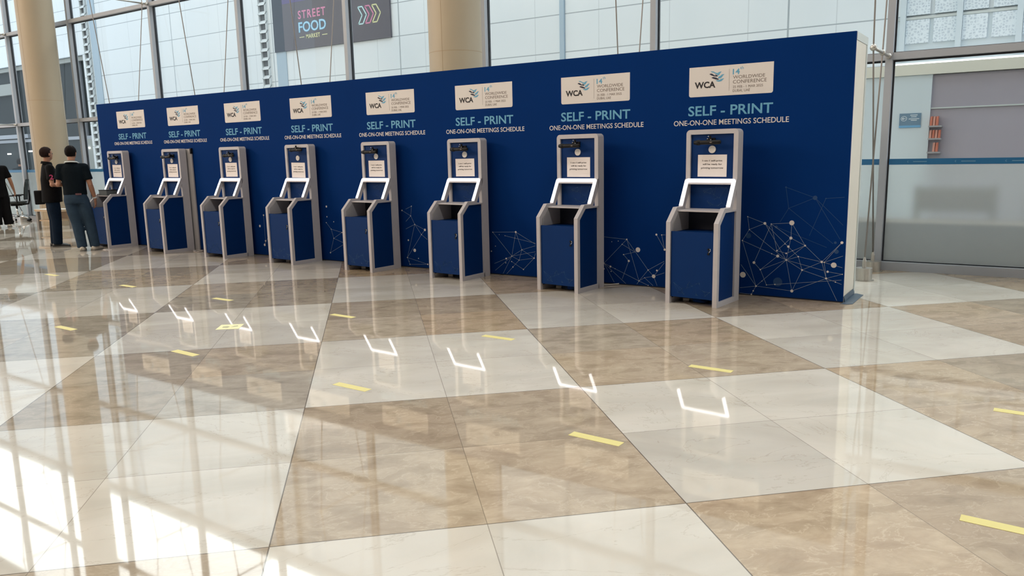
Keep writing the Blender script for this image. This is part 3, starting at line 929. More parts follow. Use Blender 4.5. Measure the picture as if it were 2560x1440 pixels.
for ki, (fx, fy, yaw, camd, label, nt_) in enumerate(KIOSKS):
    a = R(yaw)
    e = Vector((math.cos(a), math.sin(a), 0))
    org = Vector((fx, fy, 0)) - e * HX
    k = empty('self_print_kiosk', org, a)
    tag(k, label, 'kiosk', 'self-print kiosks along the blue wall')
    for nm, key in (('side_frame', 'side_r'), ('side_frame', 'side_l'), ('back_frame', 'back'), ('screen_panel', 'screen'), ('cabinet_body', 'cab'), ('side_panel', 'panel_r'),
                    ('side_panel', 'panel_l'), ('niche_lining', 'liner'), ('niche_lining', 'liner2'), ('niche_back', 'nback'), ('shelf', 'shelf'), ('light_bar', 'bar'), ('light_strip', 'led'), ('round_sensor', 'disc')):
        o = link_mesh(nm, KM[key], None, k)
        if nm == 'light_strip': tag(o, 'glowing white light strip')
        if nm == 'round_sensor': tag(o, 'white round disc')
        if nm == 'screen_panel': link_mesh('network_pattern', KM['net_screen'], None, o)
    d = link_mesh('door', KM['door'], None, k)
    tag(d, 'blue locked door')
    link_mesh('network_pattern', KM['net_door'], None, d)
    link_mesh('lock', KM['lock'], None, d)
    link_mesh('key_ring', KM['hook'], None, d)
    dx, cz, sl, tl = camd
    mt = link_mesh('swivel_mount', KM['mount'], None, k, (dx, 0, cz))
    tag(mt, 'black swivel mount')
    for sx, sz in ((-.008, .044), (-.016, .022), (.018, .010)):
        link_mesh('screw', KM['screw'], None, mt, (sx, .338, sz))
    cb = link_mesh('camera_body', KM['cam'], None, k, (dx + sl, .330, cz - .012))
    tag(cb, 'black bar camera')
    link_mesh('lens', KM['lens'], None, cb)
    link_mesh('badge', KM['mark'], None, cb, (.05, 0, 0))
    # the taped notice is a thing of its own
    p = org + e * (-.150 + nt_[0]) + Vector((-math.sin(a), math.cos(a), 0)) * .4195
    n = link_mesh('printed_notice', notice_me, None, None, (p.x, p.y, 1.212 + nt_[1]))
    n.rotation_euler = (0, R(nt_[2]), a)
    tag(n, 'white printed paper notice on the kiosk ' + POS[ki], 'notice', 'paper notices on the kiosks')
    link_mesh('lettering', notice_txt_me, None, n, (0, -.0012, 0))

# dark box on the shelf of the far left kiosk
a = R(-3)
bx = empty('printer_box', (-11.78 - .267 - .05, -.575 + .245, .9005), a)
tag(bx, 'dark grey box sitting on the shelf of the leftmost kiosk', 'box')
MB().box(-.145, .135, -.075, .11, 0, .085).build('box_body', mat('grey_plastic', (.07, .08, .08), .5), bx, bevel=.006)
MB().box(-.15, .14, -.08, .115, .0852, .098).build('lid', M['black'], bx, bevel=.004)

# grey board standing behind the second kiosk from the left
bo = empty('folded_board', (-10.05, -.02, 0))
tag(bo, 'tall narrow grey board standing between the second kiosk and wall', 'board')
MB().box(-.28, .045, -.012, .012, 0.0, 1.66).build('board_panel', M['liner'], bo, bevel=.003)
MB().box(.02, .05, -.018, .016, 1.58, 1.668).build('corner_clip', M['black'], bo)

# ------------------------------------------------------------------ floor marks, tape, cables, paper
TAPES = [(-9.45, -2.672, 'yellow tape strip farthest back at the left, near the standing people'), (-7.565, -2.707, 'yellow tape strip in the far row, second from left'),
         (-5.722, -2.725, 'yellow tape strip in the far row below the fifth kiosk from right'), (-3.903, -2.733, 'yellow tape strip in the far row below the fourth kiosk from right'),
         (-2.108, -2.748, 'yellow tape strip in the far row below the third kiosk from right'), (-.307, -2.796, 'yellow tape strip in the far row just before the rightmost kiosk'),
         (1.495, -2.832, 'yellow tape strip in the far row cut by the right edge'),
         (-5.797, -4.333, 'leftmost yellow tape strip of the near row'), (-3.976, -4.342, 'yellow tape strip in the near row, second from left'),
         (-2.172, -4.337, 'yellow tape strip in the near row, third from left on pale marble'), (-.371, -4.362, 'yellow tape strip in the near row on brown marble at centre'),
         (1.442, -4.40, 'largest yellow tape strip, cut by the lower right edge')]
tape_me = MB().box(-.15, .15, -.031, .031, 0, .0012).mesh('tape_strip')
tape_me.materials.append(M['yellow'])
for i, (x, y, lb) in enumerate(TAPES):
    o = link_mesh('tape_strip', tape_me, None, None, (x, y, .0002), R(random.uniform(-2.2, 0.6)))
    tag(o, lb, 'tape', 'yellow tape strips on the marble floor')
fs = empty('floor_sticker', (-4.47, -3.563, .0002), R(39))
tag(fs, 'pale yellow square sheet stuck on the floor between the tape rows', 'sticker')
MB().box(-.1, .1, -.1, .1, 0, .0012).build('sheet', M['yellowpale'], fs)
mk = MB()
mk.prism([(-.06, -.03), (-.01, -.05), (.0, .0), (-.03, .035), (-.065, .02)], .0012, .0018, 'z').prism([(.015, -.02), (.07, .0), (.06, .045), (.03, .03)], .0012, .0018, 'z')
mk.build('printed_mark', M['olive'], fs)

bt = MB()
bt.prism([(.006, -.02), (.006, .52), (.025, .56), (.10, .50), (.095, -.03), (.05, -.07), (-.01, -.06)], .0002, .004, 'z')
bt.prism([(.004, .0), (.016, .0), (.016, .02), (.004, .06)], .03, .5, 'y')
tag(bt.build('floor_tape', M['bluetape']), 'blue-grey tape patch at the foot of the wall\'s right end', 'tape')

M['cablewhite'] = mat('white_cable', (.62, .58, .55), .5)
M['cableblack'] = mat('black_cable', (.012, .012, .014), .5)


def cable(name, pts, r, m, label):
    cu = [Vector(p) for p in pts]
    out = []
    for i in range(len(cu) - 1):
        p0, p1, p2, p3 = cu[max(i - 1, 0)], cu[i], cu[i + 1], cu[min(i + 2, len(cu) - 1)]
        for s in range(8):
            t = s / 8
            out.append(0.5 * ((2 * p1) + (-p0 + p2) * t + (2 * p0 - 5 * p1 + 4 * p2 - p3) * t * t + (-p0 + 3 * p1 - 3 * p2 + p3) * t ** 3))
    out.append(cu[-1])
    return tag(MB().tube(out, r, 8).build(name, m, None, True), label, 'cable')


cable('power_cable', [(-2.75, -.28, .006), (-2.56, -.15, .006), (-2.46, -.13, .007), (-2.38, -.06, .012), (-2.34, -.03, .016)], .005, M['cablewhite'], 'white cable on the floor right of the second kiosk from right')
CL = [(-1.25, -.62, 'black cable loop under the kiosk nearest the right wall end'), (-2.75, -.55, 'dark cable lying beneath the second kiosk from the right'),
      (-4.35, -.44, 'dark cable lying beneath the third kiosk from the right'), (-5.84, -.42, 'dark cable lying beneath the fourth kiosk from the right'), (-7.36, -.40, 'dark cable lying beneath the fifth kiosk from the right')]
for x, y, lb in CL:
    cable('power_cable', [(x - .12, y + .14, .006), (x, y, .006), (x + .1, y - .02, .006), (x + .14, y + .08, .006), (x + .04, y + .16, .007), (x - .02, y + .24, .006)], .0055, M['cableblack'], lb)
    pl = MB().box(-.03, .03, -.02, .02, 0, .03).build('power_plug', M['cablewhite'], None, bevel=.004, loc=(x - .10, y + .06, .0))
    pl.rotation_euler = (0, 0, R(25))
    tag(pl, 'small white plug beside the ' + lb.split(' ', 1)[1].replace('lying ', ''), 'plug', 'plugs under the kiosks')
cable('power_cable', [(-9.98, -.10, .006), (-9.90, -.22, .006), (-9.80, -.20, .007), (-9.82, -.10, .016), (-9.93, -.09, .010), (-9.97, -.18, .014)], .006, M['cablewhite'], 'coiled pale cable at the wall right of second kiosk from left')
pb = MB()
pb.prism([(-.10, -.05), (.02, -.07), (.10, -.01), (.03, .06), (-.06, .05)], .0003, .0015, 'z').prism([(-.09, -.05), (.02, -.06), (.0, .02), (-.07, .01)], .0016, .012, 'z')
tag(pb.build('paper_scrap', M['paper'], None, loc=(-11.62, -.68, 0)), 'crumpled white paper scrap on the floor before the leftmost kiosk', 'paper')

# ------------------------------------------------------------------ across the street
B = empty('opposite_building', (0, 12, 0))
tag(B, 'large pale clad building across the street, seen through the glass', 'building')
MB().box(-35.2, -1.5, 0, .5, 0, 15.1).build('wall', M['cladding'], B)
MB().box(-62, -35.2, 0, .5, 6.3, 15.1).build('wall', M['cladding'], B)
MB().box(-1.5, 24, 0, .5, 4.2, 15.1).build('wall', M['cladding'], B)
MB().box(-62, 24, -.18, .6, 15.1, 15.35).build('parapet', M['rail'], B)
M['pier'] = mat('pier_cladding', (.42, .53, .62), .5)
for x in (-34.05, -21.72, -9.94):
    MB().box(x - (.26 if x < -12 else .07), x + (.26 if x < -12 else .07), -.03 if x < -12 else -.06, 0, 0, 15.1).build('pier', M['pier'], B)
M['louvre_dark'] = mat('louvre_shadow_gap', (.10, .11, .12), .7)
M['louvre_slat'] = mat('louvre_slat', (.74, .78, .78), .5)
for x in (-34.66, -22.55):
    MB().box(x - .17, x + .17, -.02, 0, .8, 15.0).build('louvre_back', M['louvre_dark'], B)
    s = MB()
    z = .8
    while z < 15:
        s.prism([(-.10, z), (-.022, z + .10), (-.022, z + .13), (-.10, z + .03)], x - .2, x + .2)
        z += .325
    s.box(x - .2, x - .17, -.1, 0, .8, 15).box(x + .17, x + .2, -.1, 0, .8, 15)
    s.build('louvre', M['louvre_slat'], B)

# dark glazed shopfront at far left
M['darkglass'] = mat('dark_shop_glass', (.022, .031, .034), .6, noise=.5, nscale=.6, spec=.15)
M['shopband'] = mat('shop_soffit', (.34, .36, .34), .6)
S = B
MB().box(-60, -35.25, .25, .45, 0, 6.3).build('dark_glazing', M['darkglass'], S)
f = MB().box(-60, -42.3, .02, .25, 4.95, 5.5).box(-60, -35.3, .1, .25, 6.1, 6.29)
f.build('fascia', M['shopband'], S)
f = MB()
for x in (-58, -54, -50, -46, -42.6, -39.4, -36.0): f.box(x, x + .12, .12, .26, 0, 6.1)
f.box(-60, -35.3, .14, .25, 2.55, 2.7).box(-60, -41.2, .0, .2, 2.75, 2.95)
f.build('glazing_bar', M['alu'], S)
MB().box(-35.9, -35.25, .1, .24, 0, 2.55).build('side_door', M['shopband'], S)
warm = mat('lit_spot', (1, 1, .95), .5, emit=((1, .97, .9), 3.0))
for x, z in ((-43.6, 1.95), (-41.3, 2.05), (-35.75, 2.1)):
    MB().box(x - .14, x + .14, .05, .12, z, z + .07).build('spotlight', warm, S)

# street food banner
BN = empty('wall_banner', (0, 11.93, 0))
tag(BN, 'dark banner with neon-style STREET FOOD MARKET lettering hung across the street', 'banner')
M['bannerdark'] = mat('banner_dark', (.120, .112, .132), .5, noise=.08, nscale=.8)
M['bannerside'] = mat('banner_side', (.030, .042, .065), .5)
M['bannerviolet'] = mat('banner_violet', (.125, .105, .24), .5)
MB().box(-21.45, -16.33, 0, .06, 5.27, 6.88).build('banner_board', M['bannerdark'], BN)
MB().box(-21.45, -16.33, -.002, .06, 6.881, 8.4).build('banner_header', M['bannerviolet'], BN)
MB().box(-22.0, -21.452, -.0, .06, 5.27, 8.4).build('side_strip', M['bannerside'], BN)
M['pink'] = mat('neon_pink_print', (.70, .26, .42), .5)
M['neonblue'] = mat('neon_blue_print', (.20, .52, .78), .5)
M['neonyellow'] = mat('neon_yellow_print', (.72, .72, .40), .5)
M['neoncyan'] = mat('neon_cyan_print', (.55, .80, .82), .5)
link_mesh('lettering', text_mesh('STREET', 1.38, .285, .022, .004, spacing=1.25), M['pink'], BN, (-20.65, -.001, 6.285))
link_mesh('lettering', text_mesh('FOOD', 1.39, .36, .03, .003), M['neonblue'], BN, (-20.66, -.001, 5.825))
M['foodline'] = mat('neon_blue_core', (.52, .78, .92), .5)
link_mesh('lettering', text_mesh('FOOD', 1.35, .325, -.012, .003), M['foodline'], BN, (-20.64, -.004, 5.842))
link_mesh('lettering', text_mesh('MARKET', .70, .14, .025, .004, spacing=1.15), M['neonyellow'], BN, (-20.295, -.001, 5.605))
r = MB().box(-20.64, -20.39, -.004, 0, 5.655, 5.68).box(-19.49, -19.235, -.004, 0, 5.645, 5.67)
r.build('dash', M['neonyellow'], BN)
link_mesh('lettering', text_mesh('s', .16, .16, .03, .004), M['white'], BN, (-20.75, -.003, 6.985))
for dx, mn in ((0, 'neoncyan'), (.315, 'pink'), (.63, 'neonyellow')):
    pts = [(-17.735, 6.36), (-17.54, 6.36), (-17.36, 6.085), (-17.53, 5.815), (-17.735, 5.815), (-17.555, 6.085)]
    c = MB()
    for p, q in zip(pts, pts[1:] + pts[:1]):
        c.bar_xz((p[0] + dx, p[1]), (q[0] + dx, q[1]), .042, -.004, 0)
    c.build('chevron', M[mn], BN)

# pierced screens and lower storey at the right
for k in range(-1, 14):
    x = -1.22 + k * .545
    if k == -1: x = -1.45
    for z0, z1 in ((3.66, 4.16), (4.26, 5.15)):
        if k >= 0:
            MB().box(x + .04, x + .50, -.06, -.02, z0, z1).build('pierced_screen', M['lattice'], B)
M['palewall'] = mat('pale_blue_wall', (.62, .70, .74), .5)
for k in range(0, 8):
    x = -1.24 + k * 1.09
    MB().box(x - .055, x + .055, -.14, 0, 3.3, 5.3).build('screen_post', M['palewall'], B)
MB().box(-1.5, 24, -.02, .4, 3.26, 4.2).build('screen_beam', M['palewall'], B)
MB().box(-1.5, 24, -.05, .02, 4.17, 4.22).build('screen_ledge', M['rail'], B)
K = empty('reflection_storefront', (0, 9, 0))  # storefront box whose colours also stand in for interior reflections in the glass
tag(K, 'mauve-grey storefront with pale pillar, standing in for reflections in the right-hand glazing', 'street unit')
M['mauve'] = mat('mauve_grey_wall', (.42, .39, .44), .25, noise=.08, nscale=.7)
M['lightwall'] = mat('white_blue_pillar', (.66, .74, .78), .5)
MB().box(-.30, 8, 0, .4, 0, 2.74).build('reflection_wall', M['mauve'], K)
MB().box(-1.6, -.28, -.06, .5, 0, 2.75).build('pale_pillar', M['lightwall'], K)
MB().box(-1.6, 8, -.10, .5, 2.751, 2.95).build('canopy', mat('cream_canopy', (.78, .76, .66), .6), K)
MB().box(-.28, 8, -.03, 0, 2.12, 2.145).build('rail_line', M['rail'], K)
MB().box(-.28, 8, -.03, 0, 1.16, 1.18).build('rail_line', M['rail'], K)
shelf = MB()
for z in (1.3, 1.55, 1.78): shelf.box(-.278, -.06, -.22, 0, z, z + .03)
shelf.build('wall_shelf', M['liner'], K)
orange = [mat('orange_goods', (.62, .20, .13), .6), mat('salmon_goods', (.66, .33, .26), .6)]
gi = 0
for z, n, h in ((1.81, 3, .17), (1.58, 4, .15), (1.33, 2, .17)):
    for i in range(n):
        g_ = MB().prism([(0, 0), (.04, 0), (.043, h), (.008, h * .96)], -.16, -.04, 'y').build('goods_packet', orange[gi % 2], None, loc=(-.265 + i * .048 + (.07 if n == 2 else 0), 9, z + .0005))
        tag(g_, 'orange packet standing on the small shelf behind the right-hand glazing', 'packet', 'orange packets on the street shelf')
        gi += 1
SG = empty('direction_sign', (-.61, 8.92, 1.83))
SG.scale = (.78, 1, .69)
tag(SG, 'blue direction sign with a white arrow in a circle on the pale pillar', 'sign')
MB().box(-.235, .235, 0, .018, 0, .325).build('sign_board', mat('sign_blue', (.16, .26, .36), .5), SG)
MB().box(-.235, .235, -.001, .018, -.06, -.0005).build('sign_strip', mat('sign_light_blue', (.18, .42, .66), .5), SG)
M['signwhite'] = mat('sign_white', (.80, .84, .86), .5)
a_ = MB()
for k in range(28):
    t0, t1 = 2 * math.pi * k / 28, 2 * math.pi * (k + 1) / 28
    a_.bar_xz((-.135 + .062 * math.cos(t0), .185 + .062 * math.sin(t0)), (-.135 + .062 * math.cos(t1), .185 + .062 * math.sin(t1)), .011, -.003, 0)
a_.bar_xz((-.175, .185), (-.095, .185), .015, -.003, 0).bar_xz((-.176, .185), (-.14, .218), .014, -.003, 0).bar_xz((-.176, .185), (-.14, .152), .014, -.003, 0)
a_.build('arrow', M['signwhite'], SG)
a_ = MB()
for z, x0, x1 in ((.265, .0, .16), (.22, .02, .14), (.165, -.03, .20), (.125, .02, .15)): a_.box(x0, x1, -.003, 0, z, z + .018)
a_.build('text_line', M['signwhite'], SG)
# outdoor furniture that shows only as blurs through the frosted film
M['teak'] = mat('dark_teak', (.135, .095, .058), .6)
pl_ = empty('planter_box', (2.2, 3.3, -.04))
tag(pl_, 'long low brown planter box blurred behind the lower frosted film', 'planter')
MB().box(-3.6, 3.6, -.3, .3, 0, .52).build('box_side', M['teak'], pl_)
MB().box(-3.63, 3.63, -.33, .33, .521, .555).build('rim', M['teak'], pl_)
for i, (x, y) in enumerate(((.55, 4.2), (1.9, 4.6), (3.4, 4.3))):
    t = empty('outdoor_bench', (x, y, -.04), R(4 * i))
    tag(t, ('wooden bench blurred behind the frosted film, nearest the blue wall', 'wooden bench blurred behind the frosted film near the right edge', 'wooden bench outside beyond the right edge')[i], 'bench')
    MB().box(-.5, .5, -.25, .25, .38, .44).build('seat', M['teak'], t)
    MB().box(-.5, .5, .22, .27, .6, .92).build('backrest', M['teak'], t)
    for sx in (-.46, .46):
        MB().box(sx - .03, sx + .03, -.24, -.18, 0, .38).build('leg', M['teak'], t)
        MB().box(sx - .03, sx + .03, .20, .26, 0, .95).build('leg', M['teak'], t)

# ------------------------------------------------------------------ low wooden stand and office chair at far left
M['wood'] = mat('pale_wood', (.46, .34, .22), .5, noise=.15, nscale=6)
M['woodedge'] = mat('pale_edge', (.70, .70, .66), .45)
M['standgrey'] = mat('stand_grey', (.24, .22, .20), .45)
t = empty('low_stand', (-17.05, 1.13, 0), R(4))
tag(t, 'low wooden two-tier stand at the foot of the beige column', 'stand')
MB().box(-.42, .42, -.2, .2, .40, .445).build('top', M['wood'], t, bevel=.004)
MB().box(-.425, .425, -.205, .205, .446, .452).build('top_edge', M['woodedge'], t)
for sx in (-.36, .36):
    for sy in (-.16, .16):
        MB().box(sx - .035, sx + .035, sy - .03, sy + .03, 0, .40).build('leg', M['standgrey'], t)
MB().box(-.32, .32, -.17, .17, .18, .21).build('shelf', M['wood'], t)
MB().box(-.32, .32, .13, .15, .22, .395).build('back_board', M['wood'], t)

M['mesh'] = mat('dark_mesh_fabric', (.010, .016, .016), .7, noise=.3, nscale=60)
ch = empty('office_chair', (-20.42, 1.86, 0), R(150))
tag(ch, 'dark office chair with chrome star base by the glass, far left', 'chair')
b_ = MB()
n_ = 9
for i in range(n_):
    pass
prof = []
for i in range(9):
    z = .56 + i * .065
    hw = .20 + .035 * math.sin(i / 8 * math.pi) - (.07 if i == 8 else 0)
    yb = -.24 - .08 * (i / 8) ** 1.3
    prof.append((z, hw, yb))
for (z0, w0, y0), (z1, w1, y1) in zip(prof, prof[1:]):
    seg = [(-1, .05), (-.5, .012), (0, 0), (.5, .012), (1, .05)]
    for (u0, c0), (u1, c1) in zip(seg, seg[1:]):
        b_.hexa([(u0 * w0, y0 + c0, z0), (u1 * w0, y0 + c1, z0), (u1 * w0, y0 + c1 - .025, z0), (u0 * w0, y0 + c0 - .025, z0),
                 (u0 * w1, y1 + c0, z1), (u1 * w1, y1 + c1, z1), (u1 * w1, y1 + c1 - .025, z1), (u0 * w1, y1 + c0 - .025, z1)])
b_.build('backrest', M['mesh'], ch, smooth=False)
MB().tube([(0, -.10, .43), (0, -.27, .45), (0, -.31, .60), (0, -.315, .80)], .022, 10).build('back_support', M['black'], ch, True)
MB().box(-.23, .23, -.22, .24, .46, .52).build('seat', M['mesh'], ch, bevel=.02)
MB().box(-.12, .12, -.14, .12, .41, .458).build('mechanism', M['black'], ch, bevel=.01)
MB().tube([(.1, .02, .43), (.27, .02, .42), (.30, .02, .40)], .008, 8).build('lever', M['black'], ch, True)
MB().cyl((0, 0), .028, .12, .41, 18).build('gas_column', M['chrome'], ch, smooth=True)
for k in range(5):
    a = 2 * math.pi * k / 5 + .3
    ca, sa = math.cos(a), math.sin(a)
    lg = MB().tube([(0, 0, .135), (.15 * ca, .15 * sa, .125), (.30 * ca, .30 * sa, .085)], [.030, .024, .016], 10).build('base_leg', M['chrome'], ch, smooth=True)
    MB().tube([(.30 * ca - .02 * sa, .30 * sa + .02 * ca, .029), (.30 * ca + .02 * sa, .30 * sa - .02 * ca, .029)], .029, 14).build('caster', M['black'], lg, smooth=False)
for s in (-1, 1):
    MB().tube([(s * .24, -.05, .46), (s * .28, -.05, .52), (s * .28, -.05, .66)], .016, 8).box(s * .28 - .035, s * .28 + .035, -.16, .10, .66, .69).build('armrest', M['black'], ch)

# ------------------------------------------------------------------ people
M['skin'] = mat('skin', (.34, .17, .105), .55, noise=.06, nscale=12)
M['hair'] = mat('dark_hair', (.006, .004, .004), .75, spec=.12, noise=.4, nscale=60, bump=.4)
M['hairbrown'] = mat('brown_hair', (.016, .008, .007), .75, spec=.12, noise=.4, nscale=60, bump=.4)
M['eye'] = mat('eye', (.03, .02, .02), .2)
M['shirtblack'] = mat('black_cotton', (.005, .005, .006), .8, spec=.08, noise=.2, nscale=25, bump=.25)
M['shirtnavy'] = mat('navy_black_cotton', (.004, .008, .012), .8, spec=.08, noise=.2, nscale=25, bump=.25)
M['jeansdark'] = mat('dark_denim', (.006, .014, .030), .8, spec=.08, noise=.3, nscale=18, bump=.25)
M['jeansgrey'] = mat('grey_blue_denim', (.028, .050, .080), .8, spec=.08, noise=.25, nscale=14, bump=.25)
M['shoeblack'] = mat('black_shoe', (.006, .007, .009), .5)
M['shoewhite'] = mat('off_white_shoe', (.55, .50, .42), .6)
M['solegrey'] = mat('grey_sole', (.20, .19, .17), .6)
M['lanyard'] = mat('pale_lanyard', (.62, .66, .66), .6)
M['pinkmark'] = mat('pink_print', (.38, .02, .10), .6)
M['tealmark'] = mat('teal_tag', (.03, .22, .24), .6)


def V(*a): return Vector(a)


def hand(mb, w, d, n, side):
    d = d.normalized()
    n = (n - d * n.dot(d)).normalized()
    s = d.cross(n) * side
    for k in (-1, 0, 1):
        mb.capsule([w + s * .012 * k, w + d * .045 + s * .020 * k, w + d * .088 + s * .024 * k], [.017, .0155, .0125], 10)
    for off, L, r in ((-.033, .058, .0075), (-.011, .074, .0082), (.011, .080, .0085), (.032, .070, .0082)):
        b = w + d * .088 + s * off
        p1 = b + d * L * .48 + n * L * .10 + s * off * .12
        p2 = p1 + d * L * .30 + n * L * .22
        p3 = p2 + d * L * .16 + n * L * .24
        mb.capsule([b, p1, p2, p3], [r * 1.1, r, r * .95, r * .8], 8)
    b = w + d * .026 + s * .030
    mb.capsule([b - s * .012, b + d * .022 + s * .020 + n * .008, b + d * .050 + s * .028 + n * .016, b + d * .068 + s * .026 + n * .024], [.015, .0115, .0095, .0078], 8)


def person(pos, rz, label, sp):
    p = empty('person', pos, rz)
    tag(p, label, 'person')
    sc = sp.get('scale', 1.0)
    p.scale = (sc, sc, sc)
    hy = R(sp.get('head_turn', 0))
    nod = R(sp.get('nod', 0))
    HM = Matrix.Translation((0, .0, 1.52)) @ Matrix.Rotation(hy, 4, 'Z') @ Matrix.Rotation(nod, 4, 'X')

    def H(x, y, z): return HM @ Vector((x, y, z - 1.52))
    b = MB()
    # skull, jaw, nose, ears, brow, lips: welded to the neck
    def ell(c, r, seg=18):
        m = HM @ Matrix.Translation(Vector((c[0], c[1], c[2] - 1.52))) @ Matrix.Diagonal((*r, 1))
        bmesh.ops.create_uvsphere(b.bm, u_segments=seg, v_segments=12, radius=1.0, matrix=m)
    ell((0, -.012, 1.655), (.076, .096, .093))
    ell((0, .028, 1.605), (.060, .066, .080))
    ell((0, .050, 1.560), (.038, .040, .030))
    ell((0, .096, 1.622), (.011, .020, .013))
    ell((0, .088, 1.640), (.008, .014, .026))
    ell((0, .088, 1.584), (.022, .010, .007))
    ell((0, .076, 1.668), (.048, .016, .012))
    for s in (-1, 1): ell((s * .078, -.008, 1.632), (.010, .020, .031), 12)
    b.capsule([V(0, -.022, 1.40), V(0, -.016, 1.50), H(0, -.006, 1.575)], [.064, .055, .056])
    b.rings([(0, 0, .80, .155, .105), (0, -.005, .92, .160, .108), (0, .0, 1.02, .145, .098), (0, .005, 1.20, .158, .108), (0, 0, 1.34, .175, .098), (0, -.01, 1.41, .150, .080), (0, -.015, 1.45, .080, .062)])
    for i, s in enumerate((-1, 1)):
        sh, el_, wr, hd, pn = [Vector(v) for v in sp['arms'][i]]
        mid = el_.lerp(wr, .3)
        b.capsule([sh, sh.lerp(el_, .5), el_, mid, wr], [.055, .047, .040, .041, .027])
        hand(b, wr, hd, pn, sp['thumb'][i])
        hp, kn, an, to = [Vector(v) for v in sp['legs'][i]]
        b.capsule([hp, hp.lerp(kn, .5), kn, kn.lerp(an, .35), an], [.090, .076, .058, .056, .038])
        b.capsule([an + V(0, 0, -.03), an + to * .10 + V(0, 0, -.055)], [.036, .030])
    body = link_mesh('body', remeshed(b, 'body', .0062, 2), M['skin'], p)
    for s in (-1, 1):
        e_ = MB().ellipsoid(H(s * .031, .082, 1.640), (.0125, .010, .008), 12, 8).build('eye', M['eye'], p, smooth=True)
    # hair
    hb = MB()
    bmesh.ops.create_uvsphere(hb.bm, u_segments=32, v_segments=20, radius=1.0)
    for v in hb.bm.verts:
        x, y, z = v.co
        q = Vector((x * .087, -.016 + y * .107, 1.660 + z * .102))
        nape = sp.get('nape', 1.585)
        if q.z < nape: q.z = nape + (q.z - nape) * .1
        if q.y > .015 and q.z < 1.700:
            k = min((q.y - .015) / .03, 1)
            q = q.lerp(Vector((q.x * .70, .0, max(q.z, 1.62))), k)
        q += Vector((x, y, z)) * .003 * math.sin(23 * x + 7) * math.cos(19 * y)
        v.co = H(q.x, q.y, q.z)
    hb.build('hair', M[sp['hair']], p, smooth=True)
    # shirt
    sm = MB()
    zh, f = sp['hem'], sp.get('flare', 1.0)
    gt = sp.get('girth', 1.0)
    sm.rings([(0, 0, zh, .185 * f, .130 * f * gt), (0, 0, zh + .05, .186 * f, .131 * f * gt), (0, .01 * (gt - 1) * 10, 1.05, .176, .124 * gt * gt), (0, .004, 1.20, .184, .130 * gt), (0, 0, 1.33, .200, .120), (0, -.008, 1.405, .175, .098), (0, -.014, 1.450, .105, .078), (0, -.015, 1.475, .072, .066)])
    for i, s in enumerate((-1, 1)):
        sh, el_ = Vector(sp['arms'][i][0]), Vector(sp['arms'][i][1])
        end = sh.lerp(el_, sp.get('sleeve', .72))
        sm.capsule([sh.lerp(V(0, sh.y, sh.z + .01), .35), sh], [.068, .068])
        if sp.get('sleeve', .72) > 1:
            sm.tube([sh, el_, el_.lerp(Vector(sp['arms'][i][2]), sp['sleeve'] - 1)], [.070, .060, .055], 18)
        else:
            sm.tube([sh, sh.lerp(end, .5), end], [.068, .066, .070], 18)
    link_mesh('shirt', remeshed(sm, 'shirt', .011, 4), M[sp['shirt']], p)
    # collar
    cb = MB()
    for k in range(20):
        a0, a1 = 2 * math.pi * k / 20, 2 * math.pi * (k + 1) / 20
        if abs(((a0 + a1) / 2) - math.pi / 2) < .25: continue
        o = []
        for a in (a0, a1):
            for z, r in ((1.462, 1.25), (1.505, 1.03)):
                o.append((.068 * r * math.cos(a), -.017 + .068 * r * math.sin(a), z + .012 * -math.sin(a)))
        for rr in (1.10,):
            cb.hexa([o[0], o[2], (o[2][0] * rr, o[2][1] * rr, o[2][2]), (o[0][0] * rr, o[0][1] * rr, o[0][2]), o[1], o[3], (o[3][0] * rr, o[3][1] * rr, o[3][2]), (o[1][0] * rr, o[1][1] * rr, o[1][2])])
    cb.build('collar', M[sp['shirt']], p)
    # trousers
    tm = MB()
    w0 = sp.get('waist', .97)
    tm.rings([(0, 0, .80, .178, .124), (0, -.008, .88, .180, .130), (0, -.004, w0 - .03, .170, .120), (0, 0, w0, .166, .116)])
    for i in (0, 1):
        hp, kn, an, to = [Vector(v) for v in sp['legs'][i]]
        lw = sp.get('legw', 1.0)
        tm.capsule([hp, hp.lerp(kn, .5), kn], [.102, .090 * lw, .074 * lw])
        tm.tube([kn, kn.lerp(an, .5), an + V(0, 0, -.025)], [.074 * lw, .070 * lw, .066 * lw], 18)
    link_mesh('trousers', remeshed(tm, 'trousers', .012, 4), M[sp['trousers']], p)
    # shoes
    for i in (0, 1):
        hp, kn, an, to = [Vector(v) for v in sp['legs'][i]]
        to = Vector((to.x, to.y, 0)).normalized()
        sd = Vector((-to.y, to.x, 0))
        c0 = Vector((an.x, an.y, 0))
        u = MB()
        prof = [(-.085, .030, .030, .062), (-.05, .040, .034, .085), (.0, .042, .034, .088), (.06, .046, .032, .068), (.12, .048, .030, .052), (.165, .040, .026, .042), (.19, .018, .022, .034)]
        rings = []
        for t, w, zl, zt in prof:
            rings.append([u.bm.verts.new(c0 + to * t + sd * w * math.cos(a) + V(0, 0, .022 + (zt - .012) * max(math.sin(a), -.05))) for a in [2 * math.pi * k / 14 for k in range(14)]])
        for r0, r1 in zip(rings, rings[1:]):
            for k in range(14): u.bm.faces.new([r0[k], r0[(k + 1) % 14], r1[(k + 1) % 14], r1[k]])
        u.bm.faces.new(rings[0]); u.bm.faces.new(rings[-1])
        so = u.build('shoe', M[sp['shoe']], p, smooth=True)
        outl = [(-.092, .0), (-.085, .033), (-.04, .043), (.05, .048), (.12, .051), (.17, .043), (.197, .016)]
        pl = [c0 + to * t + sd * w for t, w in outl] + [c0 + to * t - sd * w for t, w in outl[::-1][:-1]]
        MB().prism([(q.x, q.y) for q in pl], 0.0, .024, 'z').build('sole', M[sp.get('sole', 'solegrey')], so)
    return p


